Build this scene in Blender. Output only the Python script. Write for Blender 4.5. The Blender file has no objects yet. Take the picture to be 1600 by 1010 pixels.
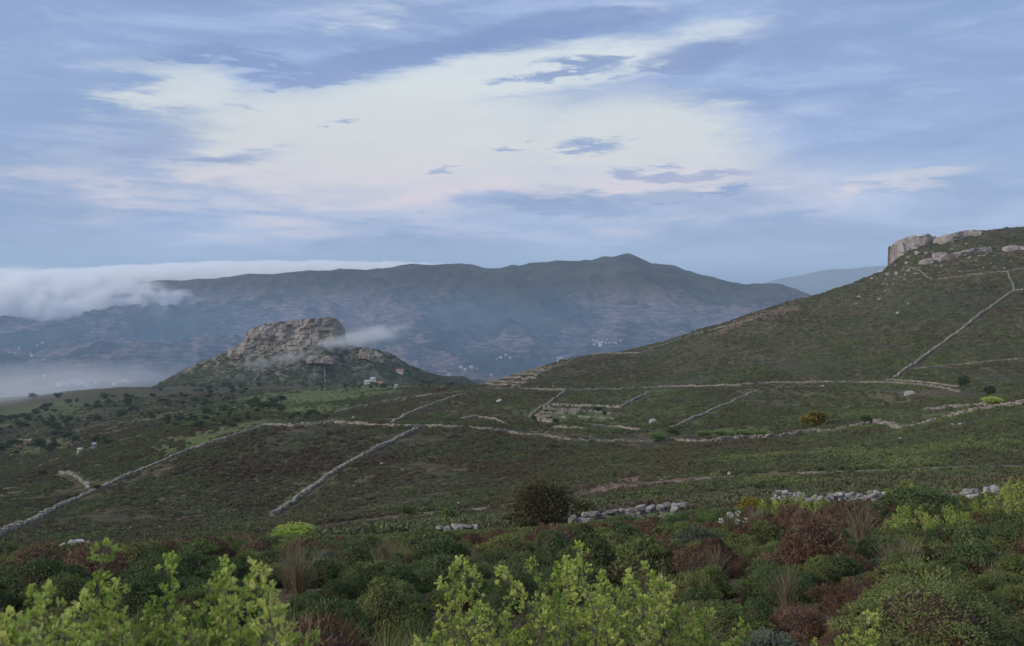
import bpy, math, random
import numpy as np
from mathutils import Vector, Matrix

random.seed(7)
rng = np.random.default_rng(7)
SC = bpy.context.scene
COL = SC.collection

# ------------------------------------------------------------------ camera
F = 1386.0            # focal length in pixels of the 1600 px wide photograph
HY = 440.0            # height of eye level in the photograph
cam = bpy.data.cameras.new('camera')
cam.sensor_width = 36.0
cam.sensor_fit = 'HORIZONTAL'
cam.lens = 36.0 * F / 1600.0
cam.shift_y = -(505.0 - HY) / 1600.0
cam.clip_start = 0.05
cam.clip_end = 200000.0
cam.dof.use_dof = True
cam.dof.focus_distance = 40.0
cam.dof.aperture_fstop = 6.3
camo = bpy.data.objects.new('camera', cam)
COL.objects.link(camo)
camo.location = (0, 0, 0)
camo.rotation_euler = (math.radians(90), 0, 0)
SC.camera = camo


def lin(r, g, b):
    def c(v):
        v /= 255.0
        return v / 12.92 if v <= 0.04045 else ((v + 0.055) / 1.055) ** 2.4
    return (c(r), c(g), c(b))


# ------------------------------------------------------------------ tiny node language
class Sock:
    def __init__(self, nt, s):
        self.nt, self.s = nt, s

    def _m(self, op, *o, clamp=False):
        n = self.nt.nodes.new('ShaderNodeMath')
        n.operation = op
        n.use_clamp = clamp
        for i, v in enumerate((self,) + o):
            if isinstance(v, Sock):
                self.nt.links.new(v.s, n.inputs[i])
            else:
                n.inputs[i].default_value = float(v)
        return Sock(self.nt, n.outputs[0])

    def __add__(self, o): return self._m('ADD', o)
    __radd__ = __add__
    def __sub__(self, o): return self._m('SUBTRACT', o)
    def __rsub__(self, o): return (self * -1.0) + o
    def __mul__(self, o): return self._m('MULTIPLY', o)
    __rmul__ = __mul__
    def __truediv__(self, o): return self._m('DIVIDE', o)
    def max(self, o): return self._m('MAXIMUM', o)
    def min(self, o): return self._m('MINIMUM', o)
    def pow(self, o): return self._m('POWER', o)
    def sqrt(self): return self._m('SQRT')
    def atan2(self, o): return self._m('ARCTAN2', o)
    def sat(self): return self._m('ADD', 0.0, clamp=True)

    def step(self, a, b):
        n = self.nt.nodes.new('ShaderNodeMapRange')
        n.interpolation_type = 'SMOOTHSTEP'
        n.clamp = True
        self.nt.links.new(self.s, n.inputs['Value'])
        lo, hi, t0, t1 = (a, b, 0.0, 1.0) if a < b else (b, a, 1.0, 0.0)
        n.inputs['From Min'].default_value = lo
        n.inputs['From Max'].default_value = hi
        n.inputs['To Min'].default_value = t0
        n.inputs['To Max'].default_value = t1
        return Sock(self.nt, n.outputs['Result'])


def put(nt, inp, v):
    if isinstance(v, Sock):
        nt.links.new(v.s, inp)
    elif isinstance(v, (tuple, list)):
        inp.default_value = (*v, 1.0) if inp.type == 'RGBA' and len(v) == 3 else v
    else:
        inp.default_value = v


def mixc(nt, fac, a, b):
    n = nt.nodes.new('ShaderNodeMix')
    n.data_type = 'RGBA'
    put(nt, n.inputs[0], fac)
    put(nt, n.inputs[6], a)
    put(nt, n.inputs[7], b)
    return Sock(nt, n.outputs[2])


def noise(nt, vec, scale, detail=4.0, rough=0.55, w=None, dist=0.0):
    n = nt.nodes.new('ShaderNodeTexNoise')
    n.inputs['Scale'].default_value = scale
    n.inputs['Detail'].default_value = detail
    n.inputs['Roughness'].default_value = rough
    n.inputs['Distortion'].default_value = dist
    if vec is not None:
        nt.links.new(vec.s, n.inputs['Vector'])
    return Sock(nt, n.outputs['Fac'])


def mapping(nt, vec, scale=(1, 1, 1), loc=(0, 0, 0), rot=(0, 0, 0)):
    n = nt.nodes.new('ShaderNodeMapping')
    n.inputs['Scale'].default_value = scale
    n.inputs['Location'].default_value = loc
    n.inputs['Rotation'].default_value = rot
    nt.links.new(vec.s, n.inputs['Vector'])
    return Sock(nt, n.outputs['Vector'])


def ramp(nt, fac, stops):
    n = nt.nodes.new('ShaderNodeValToRGB')
    cr = n.color_ramp
    while len(cr.elements) < len(stops):
        cr.elements.new(0.5)
    for e, (p, c) in zip(cr.elements, stops):
        e.position = p
        e.color = (*c, 1.0)
    nt.links.new(fac.s, n.inputs['Fac'])
    return Sock(nt, n.outputs['Color'])


# ------------------------------------------------------------------ sky
SUN_EL, SUN_AZ = math.radians(24), math.radians(248)   # veiled sun behind the photographer, to the left
world = bpy.data.worlds.new('World')
SC.world = world
world.use_nodes = True
nt = world.node_tree
nt.nodes.clear()
out = nt.nodes.new('ShaderNodeOutputWorld')
bg = nt.nodes.new('ShaderNodeBackground')
nt.links.new(bg.outputs[0], out.inputs[0])
BGS = 0.1
bg.inputs['Strength'].default_value = BGS
skyt = nt.nodes.new('ShaderNodeTexSky')
skyt.sky_type = 'NISHITA'
skyt.sun_disc = False
skyt.sun_elevation = SUN_EL
skyt.sun_rotation = SUN_AZ
skyt.altitude = 350.0
SKY = Sock(nt, skyt.outputs[0])
tc = nt.nodes.new('ShaderNodeTexCoord')
D = Sock(nt, tc.outputs['Generated'])
sep = nt.nodes.new('ShaderNodeSeparateXYZ')
nt.links.new(D.s, sep.inputs[0])
dx, dy, dz = (Sock(nt, sep.outputs[i]) for i in range(3))
rho = (dx * dx + dy * dy).sqrt().max(0.001)
AZ = dx.atan2(dy)
EL = dz / rho
# cloud texture stretched along the horizon
v1 = mapping(nt, D, (1.0, 1.0, 3.2))
v2 = mapping(nt, D, (1.0, 1.0, 5.5), (3.1, 1.7, 0.4), (0.0, math.radians(-6), 0.0))
nA = noise(nt, v1, 3.0, 6.0, 0.55)
nB = noise(nt, mapping(nt, v1, loc=(7.3, 2.2, 5.1)), 3.4, 6.0, 0.55)
nC = noise(nt, v2, 7.0, 8.0, 0.6, dist=0.3)
nD = noise(nt, mapping(nt, v2, loc=(1.3, 9.2, 2.1)), 22.0, 6.0, 0.62, dist=0.4)
nE = noise(nt, mapping(nt, D, (1.0, 1.0, 2.2), (4.3, 0.2, 8.1)), 2.1, 5.0, 0.5)
U = AZ + (nA - 0.5) * 0.16 + (nC - 0.5) * 0.16 + (nD - 0.5) * 0.10
E = EL + (nB - 0.5) * 0.07 + (nC - 0.5) * 0.060 + (nD - 0.5) * 0.040


def spot(px, py, rx, ry, tilt=0.0, soft=0.6):
    az = math.atan((px - 800.0) / F)
    el = (HY - py) / F * math.cos(az)
    du = U - az
    de = E - el
    c, s = math.cos(math.radians(tilt)), math.sin(math.radians(tilt))
    a = (du * c + de * s) / (rx / F)
    b = (de * c - du * s) / (ry / F)
    r = (a * a + b * b).sqrt()
    return r.step(1.0 + soft * 0.6, 1.0 - soft)


def union(lst):
    o = None
    for m in lst:
        o = m if o is None else o.max(m)
    return o


gap = union([
    spot(600, 232, 430, 122, 2, 0.55), spot(760, 300, 560, 75, 0, 0.7), spot(760, 130, 420, 42, 9, 0.6),
    spot(1000, 225, 210, 95, -8, 0.6), spot(300, 150, 130, 60, -8, 0.7) * 0.9,
    spot(1080, 50, 120, 26, 8, 0.8) * 0.8,
    spot(1080, 300, 170, 40, -4, 0.7) * 0.85, spot(1420, 277, 85, 18, 4, 0.8) * 0.75,
    spot(1200, 172, 120, 22, 8, 0.9) * 0.45, spot(160, 255, 190, 26, 14, 0.9) * 0.5,
    spot(620, 15, 130, 30, 4, 0.9) * 0.35, spot(1000, 8, 60, 16, 4, 0.9) * 0.5])
dark = union([
    spot(420, 98, 170, 15, -5, 0.8), spot(620, 92, 210, 26, 8, 0.7), spot(880, 45, 200, 24, 9, 0.7),
    spot(520, 118, 90, 13, 6, 0.8), spot(870, 115, 90, 13, 4, 0.8), spot(1050, 95, 90, 24, 6, 0.8),
    spot(952, 217, 44, 11, 4, 0.8) * 0.8, spot(543, 198, 26, 4, 1, 0.9) * 0.75, spot(722, 257, 18, 5, 2, 0.9) * 0.7,
    spot(842, 228, 24, 5, 2, 0.9) * 0.7, spot(1060, 262, 105, 14, -3, 0.8), spot(330, 240, 110, 15, 6, 0.9) * 0.8,
    spot(230, 225, 90, 34, 10, 0.9) * 0.7, spot(795, 160, 44, 5, 6, 0.9) * 0.4, spot(395, 172, 34, 13, -8, 0.9) * 0.5,
    spot(880, 325, 200, 36, -2, 0.7) * 0.7, spot(1110, 300, 50, 8, 2, 0.9) * 0.8])
bulk = union([spot(790, 335, 130, 34, 0, 0.7), spot(1000, 320, 230, 26, 2, 0.8)])
# broken cloud carries on out of view, gaps widened for brighter, neutral light
elsewhere = AZ._m('ABSOLUTE').step(0.62, 0.9)
high = EL.step(0.36, 0.7)
other = (nE + (nC - 0.5) * 0.35).step(0.40, 0.60) * 0.85
gap = gap + other * elsewhere.max(high) * (1.0 - gap)
darkf = (dark * 1.1 + ((nD - 0.5) * 0.9 + (nC - 0.5) * 0.9) * dark.step(0.0, 0.25))  .step(0.12, 1.05)
bulkf = (bulk + ((nD - 0.5) * 0.7 + (nC - 0.5) * 1.0) * bulk.step(0.0, 0.25)).step(0.05, 0.70)
gapf = ((gap + ((nC - 0.5) * 1.5 + (nD - 0.5) * 0.8 + (nA - 0.5) * 0.8) * gap.step(0.0, 0.3) * (1.25 - gap)).step(0.02, 1.22)
        * (1.0 - darkf * 0.88) * (1.0 - bulkf * 0.75)).sat()
# streaky breaks inside the grey cloud
breaks = (nC * 0.7 + nD * 0.3).step(0.54, 0.72)
elr = EL.max(0.0) / 0.36
gapcol = ramp(nt, elr, [
    (0.0, lin(140, 168, 206)), (0.10, lin(160, 184, 218)), (0.19, lin(190, 192, 214)), (0.27, lin(206, 200, 207)),
    (0.42, lin(210, 209, 204)), (0.62, lin(213, 217, 213)), (0.85, lin(221, 227, 230)), (1.0, lin(214, 224, 238))])
cloudcol = ramp(nt, elr, [
    (0.0, lin(143, 170, 206)), (0.14, lin(152, 176, 214)), (0.24, lin(152, 174, 210)), (0.5, lin(146, 169, 210)), (0.8, lin(142, 168, 209)),
    (1.0, lin(158, 178, 216))])
shade = (nE * 0.6 + nC * 0.4).step(0.36, 0.62)
cloudcol = mixc(nt, shade, mixc(nt, 0.42, cloudcol, lin(110, 136, 182)), cloudcol)
dusk = ((AZ * -1.0).step(0.30, 0.52) * 0.5).max(EL.step(0.20, 0.32) * 0.55).max(AZ.step(0.25, 0.5) * 0.35)
cloudcol = mixc(nt, dusk * (nE * 0.5 + nA * 0.5).step(0.30, 0.62), cloudcol, lin(122, 146, 186))
cloudcol = mixc(nt, 0.22, cloudcol, lin(150, 158, 184))
nF = noise(nt, mapping(nt, v2, loc=(5.5, 3.3, 0.7)), 4.2, 9.0, 0.66, dist=0.5)
cloudcol = mixc(nt, nF.step(0.42, 0.68) * 0.46, cloudcol, lin(112, 136, 174))
cloudcol = mixc(nt, nF.step(0.50, 0.34) * 0.35, cloudcol, lin(176, 192, 224))
cloudcol = mixc(nt, breaks * 0.34, cloudcol, lin(186, 202, 230))
cloudcol = mixc(nt, darkf * 0.62, cloudcol, lin(112, 132, 178))
warm = (nC.step(0.42, 0.62) * gap).sat()
gapcol = mixc(nt, 0.10, gapcol, lin(150, 172, 200))
col = mixc(nt, gapf, cloudcol, gapcol)
col = mixc(nt, (warm * EL.step(0.155, 0.06) * EL.step(0.02, 0.06)) * 0.5 * (1.0 - bulkf), col, lin(226, 202, 204))
# clear air near the horizon
col = mixc(nt, EL.step(0.055, 0.0) * 0.75, col, lin(148, 178, 212))
scale10 = nt.nodes.new('ShaderNodeVectorMath')
scale10.operation = 'SCALE'
nt.links.new(col.s, scale10.inputs[0])
scale10.inputs['Scale'].default_value = 0.80 / BGS
full = mixc(nt, 0.10, Sock(nt, scale10.outputs[0]), SKY)
nt.links.new(full.s, bg.inputs['Color'])

sun = bpy.data.lights.new('sun', 'SUN')
sun.energy = 1.5
sun.angle = math.radians(16)
sun.color = (1.0, 0.90, 0.76)
suno = bpy.data.objects.new('sun', sun)
COL.objects.link(suno)
# the sun's azimuth is measured from +Y towards +X, as in the Sky Texture
sd = Vector((math.sin(SUN_AZ) * math.cos(SUN_EL), math.cos(SUN_AZ) * math.cos(SUN_EL), math.sin(SUN_EL)))
suno.rotation_euler = sd.to_track_quat('Z', 'Y').to_euler()

SC.view_settings.view_transform = 'Standard'
SC.view_settings.look = 'None'
SC.view_settings.exposure = 0.6
SC.view_settings.gamma = 1.0
SC.render.engine = 'CYCLES'
SC.cycles.use_denoising = True
SC.cycles.max_bounces = 16
SC.cycles.diffuse_bounces = 3
SC.cycles.volume_bounces = 14
SC.cycles.transparent_max_bounces = 8
SC.cycles.filter_width = 1.45

# ------------------------------------------------------------------ numeric helpers
def _hash(ix, iy, seed):
    h = (ix.astype(np.int64) * 374761393 + iy.astype(np.int64) * 668265263 + seed * 974711) & 0x7fffffff
    h = ((h ^ (h >> 13)) * 1274126177) & 0x7fffffff
    h = (h ^ (h >> 16)) & 0x7fffffff
    return h / float(0x7fffffff)


def vnoise(x, y, seed=0):
    x = np.asarray(x, float)
    y = np.asarray(y, float)
    ix, iy = np.floor(x), np.floor(y)
    fx, fy = x - ix, y - iy
    fx = fx * fx * fx * (fx * (fx * 6 - 15) + 10)
    fy = fy * fy * fy * (fy * (fy * 6 - 15) + 10)
    a, b = _hash(ix, iy, seed), _hash(ix + 1, iy, seed)
    c, d = _hash(ix, iy + 1, seed), _hash(ix + 1, iy + 1, seed)
    return (a + (b - a) * fx) * (1 - fy) + (c + (d - c) * fx) * fy


def fbm(x, y, seed=0, octv=4, gain=0.5):
    s, a, t = 0.0, 1.0, 0.0
    for k in range(octv):
        s = s + a * (vnoise(x * 2.03 ** k + k * 17.3, y * 2.03 ** k - k * 9.1, seed + k) - 0.5)
        t += a
        a *= gain
    return s / t * 2.0


def ridged(x, y, seed=0, octv=4):
    s, a, t = 0.0, 1.0, 0.0
    for k in range(octv):
        s = s + a * (1 - np.abs(2 * vnoise(x * 2.03 ** k + k * 7.3, y * 2.03 ** k + k * 3.1, seed + k) - 1))
        t += a
        a *= 0.5
    return s / t


def slopes(X, Z):
    """monotone cubic slopes; X, Z have shape (K, ...)"""
    h = np.diff(X, axis=0)
    d = np.diff(Z, axis=0) / h
    m = np.zeros_like(Z)
    w1, w2 = 2 * h[1:] + h[:-1], h[1:] + 2 * h[:-1]
    same = (d[1:] * d[:-1]) > 0
    with np.errstate(divide='ignore', invalid='ignore'):
        mm = (w1 + w2) / (w1 / d[:-1] + w2 / d[1:])
    m[1:-1] = np.where(same, mm, 0.0)
    m[0], m[-1] = d[0], d[-1]
    return m


def pchip(X, Z, x):
    X, Z = np.asarray(X, float), np.asarray(Z, float)
    m = slopes(X, Z)
    x = np.clip(np.asarray(x, float), X[0], X[-1])
    k = np.clip(np.searchsorted(X, x, side='right') - 1, 0, len(X) - 2)
    h = X[k + 1] - X[k]
    t = (x - X[k]) / h
    return ((1 + 2 * t) * (1 - t) ** 2 * Z[k] + t * (1 - t) ** 2 * h * m[k] + t * t * (3 - 2 * t) * Z[k + 1]
            + t * t * (t - 1) * h * m[k + 1])


def pchip_cols(XK, ZK, x):
    """knots differ from point to point: XK, ZK (K, N), x (N)"""
    m = slopes(XK, ZK)
    x = np.clip(x, XK[0], XK[-1])
    res = np.array(ZK[0], float)
    for k in range(XK.shape[0] - 1):
        sel = (x >= XK[k]) & (x <= XK[k + 1])
        if not sel.any():
            continue
        h = (XK[k + 1] - XK[k])[sel]
        t = (x[sel] - XK[k][sel]) / h
        res[sel] = ((1 + 2 * t) * (1 - t) ** 2 * ZK[k][sel] + t * (1 - t) ** 2 * h * m[k][sel]
                    + t * t * (3 - 2 * t) * ZK[k + 1][sel] + t * t * (t - 1) * h * m[k + 1][sel])
    return res


# ------------------------------------------------------------------ lie of the land
# survey lines running across the view: (bearing as photo column, distance m, photo row)
LINES = [
    [(-500, 3, 1330), (800, 3, 1330), (2100, 3, 1320)],
    [(-500, 7, 1022), (0, 7, 1018), (800, 7, 1024), (1600, 7, 1014), (2100, 7, 1005)],
    [(-500, 12, 925), (0, 12, 920), (800, 12, 915), (1600, 12, 903), (2100, 12, 890)],
    [(-500, 19, 882), (0, 19, 880), (400, 19, 872), (800, 20, 866), (1200, 20, 846), (1600, 20, 836), (2100, 20, 820)],
    [(-500, 26, 876), (0, 26, 876), (200, 26, 874), (400, 30, 858), (600, 36, 843), (800, 40, 834), (1000, 40, 819),
     (1200, 41, 800), (1400, 40, 796), (1600, 38, 790), (2100, 36, 780)],
    [(-500, 60, 892), (0, 60, 890), (200, 60, 884), (400, 60, 862), (600, 62, 834), (800, 62, 814), (1000, 62, 788),
     (1200, 62, 771), (1400, 62, 766), (1600, 62, 764), (2100, 62, 760)],
    [(-500, 95, 850), (0, 95, 848), (200, 95, 843), (400, 92, 833), (500, 90, 823), (600, 90, 812), (800, 90, 790),
     (1000, 92, 760), (1100, 95, 749), (1200, 97, 742), (1400, 97, 735), (1600, 95, 730), (2100, 95, 722)],
    [(-500, 150, 820), (0, 145, 806), (200, 145, 795), (400, 145, 787), (600, 145, 755), (800, 145, 738), (1000, 140, 722),
     (1200, 138, 708), (1400, 130, 697), (1600, 120, 690), (2100, 115, 670)],
    [(-500, 240, 780), (0, 250, 739), (200, 240, 694), (400, 230, 664), (600, 225, 666), (760, 215, 670), (800, 212, 680),
     (1000, 205, 691), (1200, 200, 684), (1400, 180, 671), (1500, 170, 653), (1600, 160, 633), (2100, 150, 605)],
    [(-500, 340, 760), (0, 340, 720), (200, 335, 675), (400, 330, 647), (600, 300, 644), (800, 270, 650), (1000, 260, 650),
     (1200, 255, 645), (1400, 240, 634), (1600, 230, 614), (2100, 220, 585)],
    [(-500, 500, 728), (0, 480, 688), (200, 480, 650), (400, 450, 630), (600, 400, 620), (740, 370, 608), (800, 360, 609),
     (1000, 340, 609), (1200, 320, 600), (1400, 300, 600), (1500, 295, 600), (1600, 290, 597), (2100, 280, 560)],
    [(-500, 650, 703), (0, 650, 658), (200, 650, 623), (400, 600, 613), (600, 520, 607), (740, 440, 603), (800, 430, 596),
     (1000, 430, 577), (1200, 420, 535), (1400, 410, 503), (1600, 405, 470), (2100, 400, 425)],
    [(-500, 900, 680), (0, 900, 637), (200, 850, 611), (400, 800, 606), (600, 700, 604), (700, 560, 603), (740, 520, 601),
     (800, 520, 587), (850, 520, 573), (900, 520, 562), (1000, 520, 545), (1100, 525, 515), (1200, 530, 482), (1300, 535, 452), (1380, 540, 420),
     (1405, 540, 401), (1430, 542, 387), (1480, 545, 376), (1540, 548, 362), (1600, 550, 358), (2100, 560, 345)],
    [(-500, 1200, 655), (0, 1150, 624), (200, 1000, 606), (400, 900, 604), (600, 800, 606), (740, 720, 618), (800, 720, 620),
     (1000, 720, 610), (1400, 720, 540), (1600, 720, 500), (2100, 720, 480)],
    [(-500, 1700, 650), (0, 1700, 630), (400, 1700, 630), (800, 1700, 640), (2100, 1700, 640)],
]


def knots(px):
    px = np.clip(px, -500, 2100)
    XK, ZK = [np.zeros_like(px)], [np.full_like(px, -1.65)]
    for L in LINES:
        a = np.array(L, float)
        Y = pchip(a[:, 0], a[:, 1], px)
        P = pchip(a[:, 0], a[:, 2], px)
        XK.append(Y)
        ZK.append((HY - P) / F * Y)
    return np.array(XK), np.array(ZK)


def land(x, y):
    x, y = np.atleast_1d(np.asarray(x, float)), np.atleast_1d(np.asarray(y, float))
    px = 800 + F * x / np.maximum(y, 1.2)
    XK, ZK = knots(px)
    z = pchip_cols(XK, ZK, np.maximum(y, 0.0))
    z = np.where(y < 0, -1.65 - 0.14 * y, z)
    d = np.maximum(y, 0)
    z = z + 0.16 * fbm(x / 1.9, y / 1.9, 3) * np.clip(d / 6, 0, 1)
    z = z + 0.5 * np.clip((d - 60) / 100, 0, 1) * fbm(x / 9.0, y / 9.0, 11)
    z = z + 1.9 * np.clip((d - 120) / 300, 0, 1) * fbm(x / 34.0, y / 34.0, 21)
    return z


def hit(px, py, y0=2.0, y1=1650.0, fn=None):
    """where the line of sight through a photo position first meets the land"""
    Y = np.exp(np.linspace(math.log(y0), math.log(y1), 2600))
    x = (px - 800) / F * Y
    z = (fn or land)(x, Y)
    ray = (HY - py) / F * Y
    w = np.nonzero(ray <= z)[0]
    if len(w) == 0:
        k = int(np.argmin(ray - z))
    else:
        k = int(w[0])
    return Vector((x[k], Y[k], z[k]))


def at(px, y):
    x = (px - 800) / F * y
    return Vector((x, y, float(land(x, y)[0])))


# ------------------------------------------------------------------ object helpers
def link(o):
    COL.objects.link(o)
    return o


def mesh_np(name, V, Fc, mat, smooth=True, attrs=None):
    """V (n,3), Fc (m,k) with k = 3 or 4"""
    V = np.asarray(V, np.float32)
    Fc = np.asarray(Fc, np.int32)
    me = bpy.data.meshes.new(name)
    me.vertices.add(len(V))
    me.vertices.foreach_set('co', V.ravel())
    k = Fc.shape[1]
    me.loops.add(Fc.size)
    me.loops.foreach_set('vertex_index', Fc.ravel())
    me.polygons.add(len(Fc))
    me.polygons.foreach_set('loop_start', np.arange(0, Fc.size, k, dtype=np.int32))
    me.polygons.foreach_set('loop_total', np.full(len(Fc), k, np.int32))
    me.polygons.foreach_set('use_smooth', np.full(len(Fc), smooth, bool))
    if attrs:
        for an, (typ, dom, val) in attrs.items():
            a = me.attributes.new(an, typ, dom)
            a.data.foreach_set('value' if typ == 'FLOAT' else 'color', np.asarray(val, np.float32).ravel())
    me.update(calc_edges=True)
    if mat:
        for m in (mat if isinstance(mat, (list, tuple)) else [mat]):
            me.materials.append(m)
    return me


def obj(name, me, parent=None, loc=None):
    o = bpy.data.objects.new(name, me)
    link(o)
    if parent:
        o.parent = parent
    if loc is not None:
        o.location = loc
    return o


def empty(name, loc, rz=0.0, sc=1.0):
    o = bpy.data.objects.new(name, None)
    o.empty_display_size = 0.2
    link(o)
    o.location = loc
    o.rotation_euler = (0, 0, rz)
    o.scale = (sc, sc, sc) if not isinstance(sc, tuple) else sc
    return o


def tag(o, label, cat, group=None):
    o['label'] = label
    o['category'] = cat
    if group:
        o['group'] = group
    return o


def structure(o):
    o['kind'] = 'structure'
    return o


def stuff(o):
    o['kind'] = 'stuff'
    return o


class MB:
    """collects vertices and faces of one mesh"""
    def __init__(self):
        self.v, self.f, self.n, self.a = [], [], 0, []

    def add(self, V, Fc, attr=None):
        V = np.asarray(V, float)
        self.v.append(V)
        self.f.append(np.asarray(Fc, int) + self.n)
        self.a.append(np.full(len(V), 0.5) if attr is None else np.broadcast_to(np.asarray(attr, float), (len(V),)))
        self.n += len(V)

    def mesh(self, name, mat, smooth=False):
        return mesh_np(name, np.concatenate(self.v), np.concatenate(self.f), mat, smooth,
                       {'vary': ('FLOAT', 'POINT', np.concatenate(self.a))})


BOXF = np.array([(0, 1, 3, 2), (4, 6, 7, 5), (0, 4, 5, 1), (2, 3, 7, 6), (0, 2, 6, 4), (1, 5, 7, 3)])


def box_v(c, s, rz=0.0, jit=0.0, r=None):
    V = np.array([[x, y, z] for x in (-.5, .5) for y in (-.5, .5) for z in (-.5, .5)], float) * s
    if jit:
        V = V + (r or rng).uniform(-jit, jit, V.shape) * np.asarray(s)
    ca, sa = math.cos(rz), math.sin(rz)
    V = np.stack([V[:, 0] * ca - V[:, 1] * sa, V[:, 0] * sa + V[:, 1] * ca, V[:, 2]], 1)
    return V + np.asarray(c)


def tube_v(pts, rad, n=5):
    pts = np.asarray(pts, float)
    V, Fc = [], []
    for i, p in enumerate(pts):
        d = pts[min(i + 1, len(pts) - 1)] - pts[max(i - 1, 0)]
        d /= np.linalg.norm(d) + 1e-9
        up = np.array([1.0, 0, 0]) if abs(d[0]) < 0.8 else np.array([0, 1.0, 0])
        a = np.cross(d, up)
        a /= np.linalg.norm(a)
        b = np.cross(d, a)
        for k in range(n):
            t = 2 * math.pi * k / n
            V.append(p + rad[i] * (a * math.cos(t) + b * math.sin(t)))
    for i in range(len(pts) - 1):
        for k in range(n):
            Fc.append((i * n + k, i * n + (k + 1) % n, (i + 1) * n + (k + 1) % n, (i + 1) * n + k))
    return np.array(V), np.array(Fc)


# ------------------------------------------------------------------ materials
def mat_new(name):
    m = bpy.data.materials.new(name)
    m.use_nodes = True
    t = m.node_tree
    t.nodes.clear()
    o = t.nodes.new('ShaderNodeOutputMaterial')
    return m, t, o


def attr(t, name, typ='GEOMETRY', outp='Fac'):
    n = t.nodes.new('ShaderNodeAttribute')
    n.attribute_type = typ
    n.attribute_name = name
    return Sock(t, n.outputs[outp])


def objrand(t):
    return Sock(t, t.nodes.new('ShaderNodeObjectInfo').outputs['Random'])


def geopos(t):
    return Sock(t, t.nodes.new('ShaderNodeNewGeometry').outputs['Position'])


def principled(t, o, color, rough=0.8, spec=0.25, bump=None, bstr=0.5, bdist=0.05):
    p = t.nodes.new('ShaderNodeBsdfPrincipled')
    put(t, p.inputs['Base Color'], color)
    put(t, p.inputs['Roughness'], rough)
    put(t, p.inputs['Specular IOR Level'], spec)
    if bump is not None:
        b = t.nodes.new('ShaderNodeBump')
        b.inputs['Strength'].default_value = bstr
        b.inputs['Distance'].default_value = bdist
        t.links.new(bump.s, b.inputs['Height'])
        t.links.new(b.outputs[0], p.inputs['Normal'])
    t.links.new(p.outputs[0], o.inputs['Surface'])
    return p


def leaf_mat(name, stops, transl=0.25, spread=0.6, tint=False):
    """foliage: colour varies from leaf to leaf and from plant to plant"""
    m, t, o = mat_new(name)
    v = attr(t, 'vary')
    r = objrand(t)
    f = (v * spread + r * (1 - spread)).sat()
    c = ramp(t, f, stops)
    if tint:
        k = attr(t, 'tint', 'INSTANCER')
        r2 = (k * 0.8 + r * 0.25 + v * 0.12 - 0.08).sat()
        c = ramp(t, r2, stops)
    d = t.nodes.new('ShaderNodeBsdfPrincipled')
    put(t, d.inputs['Base Color'], c)
    d.inputs['Roughness'].default_value = 0.7
    d.inputs['Specular IOR Level'].default_value = 0.15
    tr = t.nodes.new('ShaderNodeBsdfTranslucent')
    put(t, tr.inputs['Color'], c)
    mx = t.nodes.new('ShaderNodeMixShader')
    mx.inputs[0].default_value = transl
    t.links.new(d.outputs[0], mx.inputs[1])
    t.links.new(tr.outputs[0], mx.inputs[2])
    t.links.new(mx.outputs[0], o.inputs['Surface'])
    return m


M = {}
M['green'] = leaf_mat('green_heath', [(0, (0.080, 0.098, 0.034)), (0.35, (0.125, 0.155, 0.050)), (0.7, (0.175, 0.21, 0.068)), (1, (0.28, 0.285, 0.11))])
M['deep'] = leaf_mat('dark_heath', [(0, (0.048, 0.070, 0.028)), (0.4, (0.086, 0.120, 0.043)), (0.8, (0.13, 0.17, 0.060)), (1, (0.20, 0.225, 0.09))])
M['olive'] = leaf_mat('olive_heath', [(0, (0.085, 0.09, 0.03)), (0.5, (0.165, 0.18, 0.058)), (1, (0.28, 0.28, 0.10))])
M['brown'] = leaf_mat('brown_heath', [(0, (0.055, 0.032, 0.020)), (0.5, (0.135, 0.080, 0.050)), (1, (0.25, 0.165, 0.105))], 0.1)
M['teal'] = leaf_mat('grey_green_leaf', [(0.0, (0.065, 0.085, 0.052)), (0.5, (0.115, 0.14, 0.09)), (1.0, (0.19, 0.215, 0.15))])
M['lime'] = leaf_mat('lime_leaf', [(0, (0.15, 0.21, 0.045)), (0.3, (0.31, 0.40, 0.085)), (0.6, (0.46, 0.53, 0.125)), (0.85, (0.60, 0.61, 0.19)), (1, (0.60, 0.53, 0.24))], 0.42, 0.5)
M['fresh'] = leaf_mat('fresh_leaf', [(0.0, (0.085, 0.14, 0.035)), (0.5, (0.16, 0.23, 0.06)), (1.0, (0.26, 0.31, 0.10))], 0.3)
M['yellow'] = leaf_mat('yellow_gorse', [(0.0, (0.07, 0.075, 0.02)), (0.45, (0.20, 0.16, 0.030)), (1.0, (0.40, 0.30, 0.045))], 0.2)
M['tree'] = leaf_mat('valley_tree_leaf', [(0.0, (0.035, 0.055, 0.030)), (0.5, (0.062, 0.090, 0.044)), (1.0, (0.10, 0.13, 0.06))], 0.15)
M['russet'] = leaf_mat('russet_leaf', [(0, (0.05, 0.05, 0.024)), (0.5, (0.095, 0.085, 0.042)), (1, (0.17, 0.12, 0.06))], 0.2)
M['straw'] = leaf_mat('dry_grass', [(0.0, (0.12, 0.095, 0.055)), (0.5, (0.22, 0.18, 0.11)), (1.0, (0.36, 0.31, 0.20))], 0.3)
M['petal'] = leaf_mat('white_petal', [(0.0, (0.6, 0.6, 0.56)), (1.0, (0.85, 0.84, 0.8))], 0.3)
M['scrub'] = leaf_mat('hill_scrub', [(0.0, (0.085, 0.062, 0.045)), (0.22, (0.125, 0.102, 0.062)), (0.45, (0.105, 0.112, 0.056)), (0.72, (0.118, 0.142, 0.058)),
                                    (1.0, (0.19, 0.21, 0.075))], 0.12, tint=True)


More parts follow.
